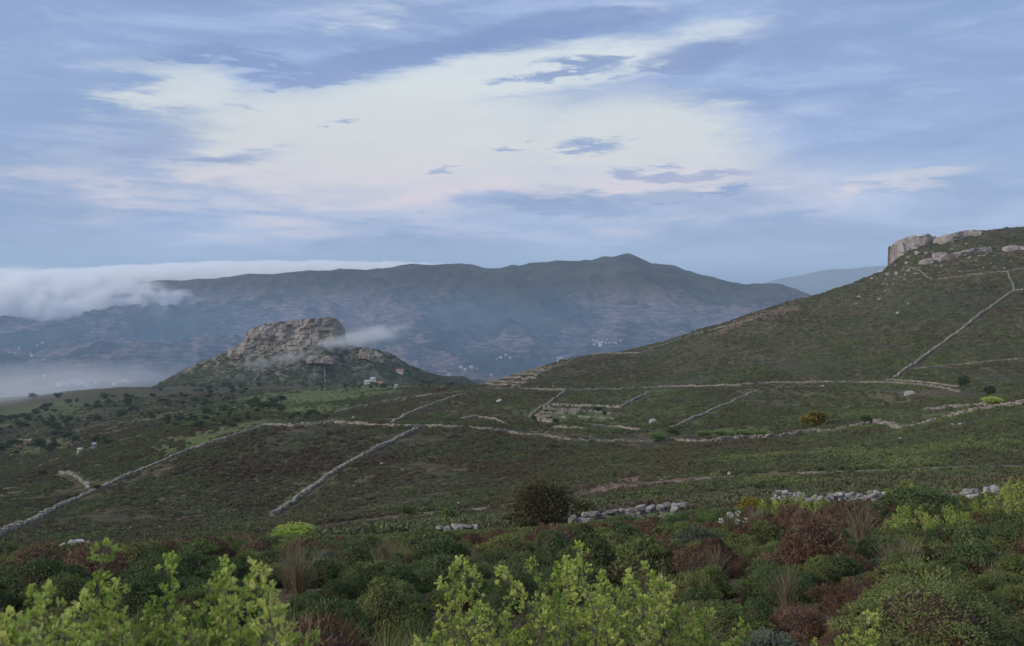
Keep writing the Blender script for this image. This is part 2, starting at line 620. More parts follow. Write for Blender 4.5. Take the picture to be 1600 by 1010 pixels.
def wood_mat(name, a, b):
    m, t, o = mat_new(name)
    p = Sock(t, t.nodes.new('ShaderNodeTexCoord').outputs['Object'])
    n = noise(t, p, 14.0, 4, 0.6)
    principled(t, o, mixc(t, n, a, b), 0.9, 0.1, n, 0.5, 0.01)
    return m


M['under'] = leaf_mat('shade_toned_twig', [(0, (0.030, 0.019, 0.013)), (0.5, (0.070, 0.042, 0.028)), (1, (0.13, 0.080, 0.052))], 0.05)  # brown twigs, colour darkened to stand in for shade under the crust
M['twig'] = wood_mat('twig_bark', (0.035, 0.022, 0.018), (0.12, 0.080, 0.062))
M['bark'] = wood_mat('grey_bark', (0.06, 0.05, 0.042), (0.19, 0.165, 0.14))


def stone_mat(name, a, b, c, scale=1.0, lichen=0.4):
    m, t, o = mat_new(name)
    p = geopos(t)
    n1 = noise(t, p, 1.3 * scale, 6, 0.62)
    n2 = noise(t, mapping(t, p, loc=(5, 3, 1)), 7.0 * scale, 5, 0.6)
    col = mixc(t, n1.step(0.35, 0.65), a, b)
    col = mixc(t, n2.step(0.5, 0.68) * lichen, col, c)
    r = attr(t, 'vary')
    hv = t.nodes.new('ShaderNodeHueSaturation')
    put(t, hv.inputs['Color'], col)
    put(t, hv.inputs['Value'], r * 0.7 + objrand(t) * 0.25 + 0.55)
    principled(t, o, Sock(t, hv.outputs[0]), 0.92, 0.15, n2 * 0.6 + n1 * 0.4, 0.6, 0.08 / scale)
    return m


M['stone'] = stone_mat('wall_stone', (0.17, 0.15, 0.122), (0.31, 0.275, 0.23), (0.10, 0.095, 0.06), 1.0, 0.55)
M['pale'] = stone_mat('pale_stone', (0.25, 0.235, 0.215), (0.42, 0.40, 0.37), (0.12, 0.11, 0.095), 3.0, 0.55)
M['slab'] = stone_mat('slab_stone', (0.15, 0.138, 0.125), (0.31, 0.29, 0.27), (0.07, 0.065, 0.055), 4.0, 0.6)


def rock_mat(name, a, b, c, scale):
    m, t, o = mat_new(name)
    p = geopos(t)
    n1 = noise(t, p, 0.10 * scale, 7, 0.62)
    n2 = noise(t, mapping(t, p, (1, 1, 2.5)), 0.45 * scale, 6, 0.65, dist=0.5)
    n3 = noise(t, mapping(t, p, (1.6, 1.6, 0.35), (3, 8, 1)), 0.30 * scale, 5, 0.6)
    col = mixc(t, n1.step(0.38, 0.62), a, b)
    col = mixc(t, n2.step(0.50, 0.66) * 0.75, col, c)
    col = mixc(t, n3.step(0.56, 0.70) * 0.5, col, (0.10, 0.085, 0.075))
    principled(t, o, col, 0.95, 0.1, n2 * 0.7 + n3 * 0.3, 0.8, 0.8 / scale)
    return m


M['crag'] = rock_mat('crag_rock', (0.225, 0.188, 0.158), (0.35, 0.305, 0.262), (0.115, 0.105, 0.075), 1.3)
M['cliff'] = rock_mat('cliff_rock', (0.27, 0.225, 0.205), (0.38, 0.335, 0.31), (0.19, 0.15, 0.13), 1.6)


def ground_mat():
    m, t, o = mat_new('scrubby_earth')
    p = geopos(t)
    n1 = noise(t, p, 0.018, 6, 0.6)
    n2 = noise(t, mapping(t, p, loc=(31, 7, 0)), 0.11, 6, 0.62)
    n3 = noise(t, mapping(t, p, loc=(3, 71, 0)), 0.32, 7, 0.70)
    n4 = noise(t, mapping(t, p, loc=(9, 1, 0)), 5.0, 4, 0.6)
    dark, mid, olive = (0.052, 0.046, 0.030), (0.150, 0.108, 0.068), (0.105, 0.108, 0.048)
    col = mixc(t, n2.step(0.40, 0.60), mid, olive)
    col = mixc(t, (n3 * 0.7 + n4 * 0.3).step(0.44, 0.58), dark, col)
    col = mixc(t, n1.step(0.42, 0.62) * 0.5, col, (0.050, 0.062, 0.034))
    meadow = attr(t, 'meadow')
    mcol = mixc(t, n3.step(0.3, 0.7), (0.075, 0.105, 0.038), (0.145, 0.165, 0.065))
    col = mixc(t, (meadow * 1.6 + (n2 - 0.5) * 2.0 - 0.22).sat() * 0.9, col, mcol)
    soil = attr(t, 'soil')
    scol = mixc(t, n3, (0.13, 0.075, 0.055), (0.27, 0.185, 0.14))
    col = mixc(t, soil * (n2 * 0.5 + n3 * 0.5).step(0.30, 0.52), col, scol)
    n5 = noise(t, mapping(t, p, loc=(2, 5, 0)), 26.0, 5, 0.7)
    sp_ = t.nodes.new('ShaderNodeSeparateXYZ')
    t.links.new(p.s, sp_.inputs[0])
    closeby = Sock(t, sp_.outputs[1]).step(70.0, 40.0)
    litter = mixc(t, n5.step(0.36, 0.64), (0.035, 0.026, 0.018), (0.21, 0.155, 0.10))
    col = mixc(t, closeby * (n4 * 0.5 + n3 * 0.5).step(0.36, 0.50), col, litter)
    principled(t, o, col, 0.95, 0.05, n3 * 0.5 + n4 * 0.4 + n5 * 0.1, 0.7, 0.35)
    return m


M['ground'] = ground_mat()


def region(px, py, pts, soft=10.0):
    """soft membership of map places in an outline given on the photo grid"""
    res = np.zeros_like(px)
    for (cx, cy, rx, ry, tilt, w) in pts:
        c, s = math.cos(math.radians(tilt)), math.sin(math.radians(tilt))
        u = ((px - cx) * c - (py - cy) * s) / rx
        v = ((px - cx) * s + (py - cy) * c) / ry
        r = np.sqrt(u * u + v * v)
        res = np.maximum(res, w * np.clip((1.25 - r) / 0.5, 0, 1))
    return res


MEADOWS = [(470, 622, 110, 11, 6, 0.95), (500, 640, 70, 7, 2, 0.8), (640, 597, 60, 7, -2, 0.8), (560, 612, 80, 9, 8, 0.8),
           (330, 680, 110, 10, 14, 0.75), (60, 645, 90, 16, 8, 0.42), (300, 650, 110, 8, 4, 0.5), (900, 655, 80, 14, -4, 0.6),
           (1000, 622, 60, 10, 10, 0.5), (1160, 676, 60, 7, 4, 0.9), (1280, 625, 150, 24, 2, 0.35), (1440, 655, 60, 10, 6, 0.55),
           (620, 590, 50, 6, 4, 0.7), (690, 594, 40, 6, -12, 0.6), (180, 720, 70, 6, 20, 0.35), (60, 700, 50, 12, 8, 0.6), (1500, 745, 140, 7, 1, 0.4)]
SOILS = [(1010, 755, 110, 9, 6, 1.0), (900, 765, 70, 7, 8, 0.7), (1230, 738, 40, 5, 3, 0.8), (760, 800, 90, 6, 10, 0.7), (640, 806, 40, 6, 8, 0.7),
         (850, 570, 40, 10, 22, 0.8), (800, 590, 50, 10, 14, 0.55), (1230, 478, 60, 6, 24, 0.7), (1170, 500, 60, 6, 22, 0.6), (110, 712, 110, 8, 20, 0.6),
         (40, 760, 60, 9, 22, 0.6), (590, 600, 22, 4, 0, 0.7), (640, 578, 40, 8, -14, 0.4), (1190, 610, 40, 3, 8, 0.5), (1480, 598, 40, 3, 0, 0.5),
         (860, 677, 40, 8, 0, 0.5), (50, 693, 50, 5, 4, 0.7), (1420, 620, 90, 16, 0, 0.35)]


def land_attrs(V):
    y = np.maximum(V[:, 1], 1.0)
    px = 800 + F * V[:, 0] / y
    py = HY - F * V[:, 2] / y
    far = (V[:, 1] > 45)
    w = 6 * fbm(V[:, 0] / 11.0, V[:, 1] / 11.0, 77, 3)
    md = region(px + w * 3, py + w, MEADOWS) * far
    so = region(px + w * 3, py + w, SOILS) * far
    return md, so


# ------------------------------------------------------------------ land sheets
def grid_faces(nr, nc):
    i = np.arange(nr * nc).reshape(nr, nc)
    return np.stack([i[:-1, :-1], i[:-1, 1:], i[1:, 1:], i[1:, :-1]], -1).reshape(-1, 4)


NR, NC = 620, 620
yy = np.exp(np.linspace(0, math.log(1690.0 + 6), NR)) - 6.0
ss = np.linspace(-0.98, 0.98, NC)
GX = ss[None, :] * (yy[:, None] + 6.0)
GY = np.repeat(yy[:, None], NC, 1)
GZ = land(GX.ravel(), GY.ravel()).reshape(GX.shape)
GV = np.stack([GX, GY, GZ], -1).reshape(-1, 3)
GF = grid_faces(NR, NC)
fy = GY.ravel()[GF].mean(1)
fpx = 800 + F * (GX.ravel()[GF].mean(1)) / np.maximum(fy, 1)
foot = pchip([p[0] for p in LINES[10]], [p[1] for p in LINES[10]], np.clip(fpx, -500, 2100))
part = np.where(fy < 70, 0, np.where((fpx > 715) & (fy > foot), 2, 1))
gmd, gso = land_attrs(GV)
for k, nm in enumerate(('ground', 'valley', 'hillside')):
    fs = GF[part == k]
    used, inv = np.unique(fs, return_inverse=True)
    me = mesh_np(nm, GV[used], inv.reshape(fs.shape), M['ground'], True,
                 {'meadow': ('FLOAT', 'POINT', gmd[used]), 'soil': ('FLOAT', 'POINT', gso[used])})
    structure(obj(nm, me))

# ------------------------------------------------------------------ far mountain
RIDGE = np.array([(-700, 480), (-200, 468), (60, 458), (150, 451), (190, 446), (230, 441), (300, 438), (350, 434), (390, 429), (430, 430), (470, 425),
                  (500, 425), (540, 422), (570, 423), (610, 418), (645, 413), (680, 415), (715, 413), (745, 416), (775, 419),
                  (800, 415), (840, 410), (880, 409), (905, 410), (930, 406), (955, 402), (978, 398), (1000, 405), (1020, 413),
                  (1045, 416), (1070, 421), (1100, 431), (1140, 440), (1175, 444), (1205, 443), (1240, 451), (1262, 459), (1330, 480),
                  (1450, 510), (2200, 560)], float)


def mountain(x, y):
    x, y = np.atleast_1d(np.asarray(x, float)), np.atleast_1d(np.asarray(y, float))
    px = np.clip(800 + F * x / np.maximum(y, 1), -700, 2200)
    rp = pchip(RIDGE[:, 0], RIDGE[:, 1], px)
    YR = np.full_like(px, 4300.0)
    zr = (HY - rp) / F * YR
    one = np.ones_like(px)
    XK = np.array([1500 * one, 2000 * one, 2500 * one, 3000 * one, 3550 * one, 4050 * one, YR, 5000 * one, 6500 * one])
    p3 = rp + (592 - rp) * 0.66
    p4 = rp + (592 - rp) * 0.34
    p5 = rp + (592 - rp) * 0.07
    ZK = np.array([-300 * one, -232 * one, (HY - 588) / F * 2500 * one, (HY - p3) / F * 3000, (HY - p4) / F * 3550, (HY - p5) / F * 4050, zr,
                   zr - 130, -345 * one])
    z = pchip_cols(XK, ZK, y)
    amp = np.clip((y - 1900) / 700, 0, 1) * np.clip((YR - y) / 500, 0.06, 1)
    u, v = x / 520.0 + y / 1500.0, y / 900.0 - x / 2600.0
    z = z + amp * 200 * (ridged(u, v, 31, 5) - 0.62)
    z = z + amp * 26 * fbm(x / 120.0, y / 120.0, 41, 4)
    z = z + 10.0 * fbm(x / 44.0, y / 90.0, 47, 4)
    return z


def mountain_mat():
    m, t, o = mat_new('maquis_slope')
    p = geopos(t)
    sp = t.nodes.new('ShaderNodeSeparateXYZ')
    t.links.new(p.s, sp.inputs[0])
    z = Sock(t, sp.outputs[2])
    n1 = noise(t, p, 0.0016, 6, 0.6, dist=0.6)
    n2 = noise(t, mapping(t, p, loc=(400, 70, 0)), 0.009, 7, 0.66)
    n3 = noise(t, mapping(t, p, (1, 1, 6.0)), 0.022, 6, 0.68)
    green = mixc(t, n2.step(0.40, 0.62), (0.018, 0.022, 0.022), (0.054, 0.057, 0.048))
    earth = mixc(t, n3.step(0.38, 0.62), (0.095, 0.064, 0.066), (0.24, 0.165, 0.165))
    lowf = (z + (n2 - 0.5) * 160.0).step(10.0, -120.0)
    f = ((n1 + (n3 - 0.5) * 0.6).step(0.45, 0.57) * (0.10 + 0.75 * lowf)).sat()
    col = mixc(t, f, green, earth)
    col = mixc(t, (n3 * 0.5 + n2 * 0.5).step(0.60, 0.70) * 0.5, col, (0.22, 0.19, 0.17))
    principled(t, o, col, 0.95, 0.05, n3, 0.9, 8.0)
    return m


M['mountain'] = mountain_mat()
MR, MC = 420, 620
my = np.concatenate([np.linspace(1500, 2400, 60), np.linspace(2405, 4400, 300), np.linspace(4420, 6500, 60)])
ms = np.linspace(-0.82, 0.72, MC)
MX = ms[None, :] * my[:, None]
MY = np.repeat(my[:, None], MC, 1)
MV = np.stack([MX.ravel(), MY.ravel(), mountain(MX.ravel(), MY.ravel())], 1)
structure(obj('mountain', mesh_np('mountain', MV, grid_faces(len(my), MC), M['mountain'])))

# ------------------------------------------------------------------ sea and far islands
m, t, o = mat_new('sea_water')
p = geopos(t)
n = noise(t, mapping(t, p, (1, 0.4, 1)), 0.004, 5, 0.6)
principled(t, o, (0.02, 0.045, 0.07), 0.28, 0.5, n, 0.2, 4.0)
M['sea'] = m
xs = np.linspace(-34000, 34000, 40)
ys = np.linspace(1400, 44000, 40)
SX, SY = np.meshgrid(xs, ys)
structure(obj('sea', mesh_np('sea', np.stack([SX.ravel(), SY.ravel(), np.full(SX.size, -350.0)], 1), grid_faces(40, 40), M['sea'])))

m, t, o = mat_new('island_slope')
n = noise(t, geopos(t), 0.004, 5, 0.6)
principled(t, o, mixc(t, n, (0.06, 0.07, 0.05), (0.16, 0.14, 0.12)), 0.95, 0.05)
M['island'] = m


def island(prof, Y, depth, seed):
    a = np.array(prof, float)
    u = np.linspace(0, 1, 160)
    px = a[0, 0] + (a[-1, 0] - a[0, 0]) * u
    top = (HY - pchip(a[:, 0], a[:, 1], px)) / F * Y
    v = np.linspace(-1, 1, 40)
    PX, VV = np.meshgrid((px - 800) / F * Y, v)
    T = np.repeat(top[None, :], 40, 0)
    g = (1 - np.abs(VV)) ** 0.8
    Z = -360 + (T + 360) * g + 60 * fbm(PX / 500, VV * depth / 500, seed) * np.minimum(g, 1 - g) * 2
    V = np.stack([PX.ravel(), (Y + VV * depth).ravel(), Z.ravel()], 1)
    structure(obj('island', mesh_np('island', V, grid_faces(40, 160), M['island'])))


island([(1120, 470), (1180, 448), (1215, 436), (1250, 430), (1275, 424), (1300, 420), (1330, 419), (1355, 416), (1385, 414), (1420, 417), (1480, 425), (1560, 440), (1650, 480)], 13500, 1500, 61)

# ------------------------------------------------------------------ knoll with its crag
KY = 985.0
KN = np.array([(180, 650), (240, 604), (280, 582), (320, 564), (350, 553), (375, 543), (400, 528), (430, 520), (470, 514), (515, 512), (535, 530), (545, 540), (575, 545),
               (600, 549), (640, 571), (680, 587), (715, 601), (760, 640)], float)


def knoll(x, y):
    x, y = np.atleast_1d(np.asarray(x, float)), np.atleast_1d(np.asarray(y, float))
    px = 800 + F * x / KY
    top = (HY - pchip(KN[:, 0], KN[:, 1], px)) / F * KY
    base = -122.0
    d = (y - KY)
    g = np.where(d < 0, np.clip(1 + d / 150.0, 0, 1), np.clip(1 - d / 150.0, 0, 1))
    g = np.where(d < 0, np.where(g > 0.86, 0.72 + (g - 0.86) * 2.0, g * 0.72 / 0.86), g)
    z = base + (top - base) * g
    z = z + (2.6 * fbm(x / 22.0, y / 22.0, 51, 4) + 1.2 * fbm(x / 6.0, y / 6.0, 52, 3)) * np.clip(g * 3, 0, 1) * np.clip(np.abs(d) / 12, 0.25, 1)
    edge = np.clip(np.minimum(px - 190, 750 - px) / 40.0, 0, 1)
    return np.where(edge > 0, z, base) - (1 - edge) * 14


def knoll_mat():
    m, t, o = mat_new('knoll_scrub')
    p = geopos(t)
    n1 = noise(t, p, 0.02, 6, 0.6)
    n2 = noise(t, mapping(t, p, loc=(4, 7, 0)), 0.12, 6, 0.66)
    n3 = noise(t, mapping(t, p, (1, 1, 2.0)), 0.4, 5, 0.65)
    sp = t.nodes.new('ShaderNodeSeparateXYZ')
    t.links.new(p.s, sp.inputs[0])
    z = Sock(t, sp.outputs[2])
    col = mixc(t, n2.step(0.4, 0.6), (0.040, 0.044, 0.030), (0.085, 0.088, 0.050))
    rocky = (z + (n1 - 0.5) * 50 + (n2 - 0.5) * 50).step(-104.0, -68.0)
    rock = mixc(t, n3.step(0.35, 0.6), (0.10, 0.088, 0.07), (0.29, 0.25, 0.21))
    col = mixc(t, rocky * n2.step(0.42, 0.56), col, rock)
    principled(t, o, col, 0.95, 0.05, n3 * 0.5 + n2 * 0.5, 0.9, 1.5)
    return m


M['knoll'] = knoll_mat()
kx = (np.linspace(185, 755, 300) - 800) / F * KY
ky = np.concatenate([np.linspace(KY - 170, KY + 20, 150), np.linspace(KY + 23, KY + 160, 40)])
KX, KYY = np.meshgrid(kx, ky)
structure(obj('knoll', mesh_np('knoll', np.stack([KX.ravel(), KYY.ravel(), knoll(KX.ravel(), KYY.ravel())], 1), grid_faces(len(ky), len(kx)), M['knoll'])))


def landk(x, y):
    return np.maximum(land(x, y), knoll(x, y))


def cellblock(u, v, seed):
    """broken, blocky relief: random offset per jointed block, 0..1"""
    ru = np.floor(v + 0.35 * fbm(u * 0.5, v * 0.5, seed + 5, 2))
    cu = np.floor(u + _hash(ru, ru * 0 + 3, seed) * 1.0 + 0.25 * fbm(u * 0.6, v * 0.6, seed + 9, 2))
    return _hash(cu, ru, seed + 2)


def crag(name, top, bot, Y, depth, mat, seed, rough=1.0, block=(3.0, 2.2), nu=150, nv=40, foot=3.0):
    """rock face between two photo outlines at distance Y, with a top running back and a rear side"""
    a, b = np.array(top, float), np.array(bot, float)
    px = np.linspace(a[0, 0], a[-1, 0], nu)
    x = (px - 800) / F * Y
    zt = (HY - pchip(a[:, 0], a[:, 1], px)) / F * Y
    zb = (HY - pchip(b[:, 0], b[:, 1], px)) / F * Y
    zt = np.maximum(zt, zb + 0.05)
    H = (zt - zb)
    V = []
    ends = np.clip(np.minimum(np.arange(nu), np.arange(nu)[::-1]) / (nu * 0.06), 0, 1) ** 0.5
    for j in range(nv):
        v = j / (nv - 1)
        z = zb - foot * (v == 0) + H * v
        blk = cellblock(x / block[0], z / block[1], seed) - 0.5
        big = fbm(x / (block[0] * 4), z / (block[1] * 6), seed + 3, 3)
        lean = -(1 - v) * H * 0.28
        dy = lean + rough * (blk * block[0] * 0.75 + big * block[0] * 1.8) + depth * 0.42 * (1 - ends)
        dz = rough * 0.25 * block[1] * fbm(x / 2.0, z / 1.5 + 7, seed + 4, 2) * (0.2 + v)
        V.append(np.stack([x, Y + dy, z + dz], 1))
    lastz = V[-1][:, 2].copy()
    lasty = V[-1][:, 1].copy()
    for j in range(1, 8):
        s = j / 7
        zz = lastz * (1 - s) + (zt - H * 0.25) * s + rough * 0.35 * fbm(x / 4, s * 5 + x * 0, seed + 8, 2) * block[1]
        V.append(np.stack([x, lasty * (1 - s) + (Y + depth) * s, np.minimum(zz, lastz + 0.4)], 1))
    V.append(np.stack([x, np.full(nu, Y + depth + 1.0), zb - 6.0], 1))
    nr = len(V)
    V = [np.concatenate([[[r_[0, 0] + 1.5, Y + depth + 1.0, min(r_[0, 2], zt[0] - H[0] * .25)]], r_, [[r_[-1, 0] - 1.5, Y + depth + 1.0, min(r_[-1, 2], zt[-1] - H[-1] * .25)]]]) for r_ in V]
    return obj(name, mesh_np(name, np.concatenate(V), grid_faces(nr, nu + 2), mat, False))


tag(crag('rock_crag', [(352, 548), (366, 543), (380, 531), (386, 518), (398, 512), (420, 506), (445, 502), (470, 500), (498, 497), (514, 495), (524, 498), (530, 508), (533, 528)],
         [(352, 556), (366, 556), (380, 557), (398, 556), (420, 553), (445, 549), (470, 549), (498, 540), (514, 536), (524, 533), (530, 533), (533, 534)], KY - 14, 30, M['crag'], 71, 0.8, (5.0, 3.0), 220, 46),
    'broad grey-brown rock crag capping the small knoll in the valley', 'rock crag')
tag(crag('rock_outcrop', [(478, 560), (486, 555), (500, 556), (512, 556), (522, 561)], [(478, 563), (486, 563), (500, 563), (512, 564), (522, 565)], KY - 62, 5, M['crag'], 72, 0.5, (3, 2), 40, 12),
    'pale rock ledge below the crag, on the knoll beside a straight wall', 'rock ledge')
tag(crag('rock_outcrop', [(560, 549), (570, 543), (583, 546), (592, 552), (600, 556)], [(560, 556), (570, 556), (583, 560), (592, 562), (600, 564)], KY - 20, 8, M['crag'], 73, 0.7, (3, 2), 50, 14),
    'low rocky shoulder right of the drifting fog on the knoll', 'rock outcrop')
RH = 'rock outcrops on the right-hand hilltop'
tag(crag('rock_cliff', [(1403, 381), (1406, 377), (1412, 373), (1422, 369), (1434, 367), (1445, 367), (1458, 369), (1468, 373)], [(1403, 400), (1406, 400), (1412, 399), (1422, 397), (1434, 395), (1445, 389), (1458, 382), (1468, 377)], 537, 14, M['cliff'], 81, 1.0, (3.2, 4.5), 120, 40, 9.0),
    'tall pinkish cliff block at the left end of the right-hand hilltop', 'cliff', RH)
tag(crag('rock_cliff', [(1472, 372), (1485, 366), (1502, 362), (1515, 359), (1530, 359), (1538, 362)], [(1472, 378), (1485, 378), (1502, 379), (1515, 379), (1530, 377), (1538, 373)], 522, 20, M['cliff'], 82, 0.6, (4, 2.4), 90, 26),
    'pale cliff block on the skyline at the crest of the right-hand hill', 'cliff', RH)
def on_slope(pts, y0=60):
    """distance at which the slope is met for a rock outline's foot"""
    return float(np.median([hit(p[0], p[1], y0).y for p in pts]))


def hillrock(name, top, bot, depth, seed, rough, block, nu, nv, label, cat):
    Y = on_slope(bot) - 1.0
    tag(crag(name, top, bot, Y, depth, M['cliff'], seed, rough, block, nu, nv), label, cat, RH)


hillrock('rock_band', [(1440, 411), (1450, 404), (1462, 403), (1474, 402), (1480, 397), (1494, 396), (1506, 392), (1520, 388), (1536, 387), (1548, 386), (1556, 387)],
         [(1440, 414), (1450, 412), (1462, 410), (1474, 407), (1480, 404), (1494, 402), (1506, 399), (1520, 397), (1536, 398), (1548, 397), (1556, 394)], 8, 83, 0.6, (3, 1.6), 150, 20,
         'long pale rock band stepping across the slope under the hilltop cliffs', 'rock band')
hillrock('rock_outcrop', [(1458, 398), (1466, 394), (1476, 394), (1482, 398)], [(1458, 401), (1466, 401), (1476, 401), (1482, 401)], 4, 84, 0.4, (2, 1.4), 40, 10,
         'small pale rock hump above the left end of the long rock band', 'rock outcrop')
hillrock('rock_outcrop', [(1570, 387), (1582, 383), (1596, 385), (1612, 388)], [(1570, 390), (1582, 389), (1596, 391), (1612, 393)], 5, 85, 0.5, (2, 1.4), 50, 12,
         'pale outcrop at the right picture edge level with the rock band', 'rock outcrop')

# ------------------------------------------------------------------ boulders
def boulder_mesh(seed):
    n1, n2 = 14, 9
    V = []
    r = np.random.default_rng(seed)
    for j in range(n2 + 1):
        ph = math.pi * j / n2
        for i in range(n1):
            th = 2 * math.pi * i / n1
            d = np.array([math.sin(ph) * math.cos(th), math.sin(ph) * math.sin(th), math.cos(ph)])
            V.append(d)
    V = np.array(V)
    # cut with random planes for a broken block
    R = np.full(len(V), 0.62)
    for k in range(11):
        nrm = r.normal(size=3)
        nrm /= np.linalg.norm(nrm)
        c = V @ nrm
        R = np.where(c > 0.05, np.minimum(R, r.uniform(0.36, 0.52) / np.maximum(c, 0.05)), R)
    V = V * R[:, None] * np.array([1.25, 0.9, 0.72])
    V += r.normal(0, 0.012, V.shape)
    Fc = []
    for j in range(n2):
        for i in range(n1):
            Fc.append((j * n1 + i, (j + 1) * n1 + i, (j + 1) * n1 + (i + 1) % n1, j * n1 + (i + 1) % n1))
    return V, np.array(Fc)


BOULD = []
for k in range(5):
    V, Fc = boulder_mesh(100 + k)
    BOULD.append(mesh_np('boulder', V, Fc, M['pale'], False, {'vary': ('FLOAT', 'POINT', np.full(len(V), 0.5))}))
BL = [(1433, 398, 12, 'pale boulder just below the tall cliff block on the right hilltop'),
      (1447, 397, 6, 'small pale boulder right of the one below the tall cliff block'),
      (1417, 413, 7, 'small pale boulder at the upper end of the stepped hilltop wall'),
      (1377, 427, 11, 'largest pale boulder of the cluster below the left shoulder of the hill'),
      (1387, 430, 8, 'tilted pale boulder right of the largest in the shoulder cluster'),
      (1401, 429, 9, 'pale boulder third along the shoulder cluster of the right hill'),
      (1420, 425, 10, 'flat pale boulder ending the shoulder cluster beside the stepped wall'),
      (1362, 437, 6, 'small boulder left of the shoulder cluster near the skyline'),
      (1342, 465, 6, 'upper of two lone white boulders on the open right slope'),
      (1337, 477, 6, 'lower of two lone white boulders on the open right slope'),
      (1374, 469, 7, 'single white boulder right of the lone pair on the slope'),
      (1419, 477, 6, 'white boulder by itself midway up the right slope'),
      (1403, 491, 7, 'greyish boulder lowest of those on the upper right slope'),
      (1420, 619, 18, 'flat white rock lying in the brown field on the right'),
      (1285, 606, 9, 'pale rock below the long foot wall of the right hill'),
      (1021, 662, 18, 'pale boulder on the olive field beside the green strip wall'),
      (780, 629, 12, 'flat pale rock alone on the dark field above the angled wall'),
      (552, 655, 9, 'pale rock just above the ridge wall left of centre'),
      (597, 727, 9, 'pale rock on the scrub slope right of the diagonal wall'),
      (627, 736, 7, 'smaller pale rock right of the diagonal wall'),
      (716, 790, 12, 'grey rock beside the dirt track behind the round green bushes'),
      (1139, 742, 9, 'pinkish pale rock at the edge of the dirt track'),
      (1407, 688, 9, 'small pale rock under the bend of the wall on the dark slope'),
      (690, 580, 6, 'pale rock on the spur right of the knoll houses'),
      (872, 652, 5, 'white stone on the terraced field in the hollow')]
for k, (px, py, w, lab) in enumerate(BL):
    p = hit(px, py, 50)
    s = w / F * p.y
    o = obj('boulder', BOULD[k % 5], loc=p + Vector((0, 0, s * 0.16)))
    o.rotation_euler = (rng.uniform(-.3, .3), rng.uniform(-.3, .3), rng.uniform(0, 6.28))
    o.scale = (s * 0.72,) * 3
    tag(o, lab, 'boulder', 'pale boulders on the slopes')
# rubble too small to pick out, on the hilltops and about the walls
mb = MB()
for (cx, cy, rx, ry, n, s0) in [(1420, 425, 60, 12, 60, 1.3), (1500, 405, 70, 20, 70, 1.4), (1380, 440, 50, 14, 40, 1.1), (1570, 400, 40, 20, 40, 1.2), (900, 600, 200, 14, 60, 0.7),
                                (1250, 480, 60, 10, 30, 1.0), (1180, 500, 60, 10, 30, 0.9), (1450, 660, 120, 14, 60, 0.5), (1150, 686, 160, 6, 60, 0.5), (860, 680, 80, 12, 50, 0.6),
                                (600, 730, 200, 50, 40, 0.4), (1000, 765, 120, 8, 60, 0.35)]:
    for _ in range(int(n * .55)):
        p = hit(cx + rng.normal() * rx * .6, cy + rng.normal() * ry * .6, 50)
        if p.y > 800 or p.y < 75:
            continue
        V, Fc = boulder_mesh(int(rng.integers(1e6))) if False else (box_v((0, 0, 0), (1, .8, .6), rng.uniform(0, 3), 0.18), BOXF)
        mb.add(V * s0 * rng.uniform(.5, 1.3) + np.array(p), Fc, rng.uniform(0.3, 0.9))
stuff(obj('rubble', mb.mesh('rubble', M['stone'])))

# ------------------------------------------------------------------ dry stone walls
def polyline(pts, step):
    """resample 3-D points"""
    P = np.array([tuple(p) for p in pts])
    seg = np.linalg.norm(np.diff(P[:, :2], axis=0), axis=1)
    s = np.concatenate([[0], np.cumsum(seg)])
    n = max(2, int(s[-1] / step) + 1)
    q = np.linspace(0, s[-1], n)
    return np.stack([np.interp(q, s, P[:, i]) for i in range(3)], 1), s[-1]


def follow(pix, fn=None, y0=60.0, per=6):
    """photo outline -> points on the land"""
    a = np.array(pix, float)
    out = []
    for i in range(len(a) - 1):
        for k in range(per):
            u = a[i] + (a[i + 1] - a[i]) * k / per
            out.append(hit(u[0], u[1], y0, fn=fn))
    out.append(hit(a[-1][0], a[-1][1], y0, fn=fn))
    return out


def smooth_dist(P, lim=1.35):
    """drop points whose line of sight slipped past a rise"""
    ys = np.array([p.y for p in P])
    med = np.array([np.median(ys[max(0, i - 4):i + 5]) for i in range(len(ys))])
    return [p for p, m_ in zip(P, med) if 1 / lim < p.y / m_ < lim]


WALL_XY = []


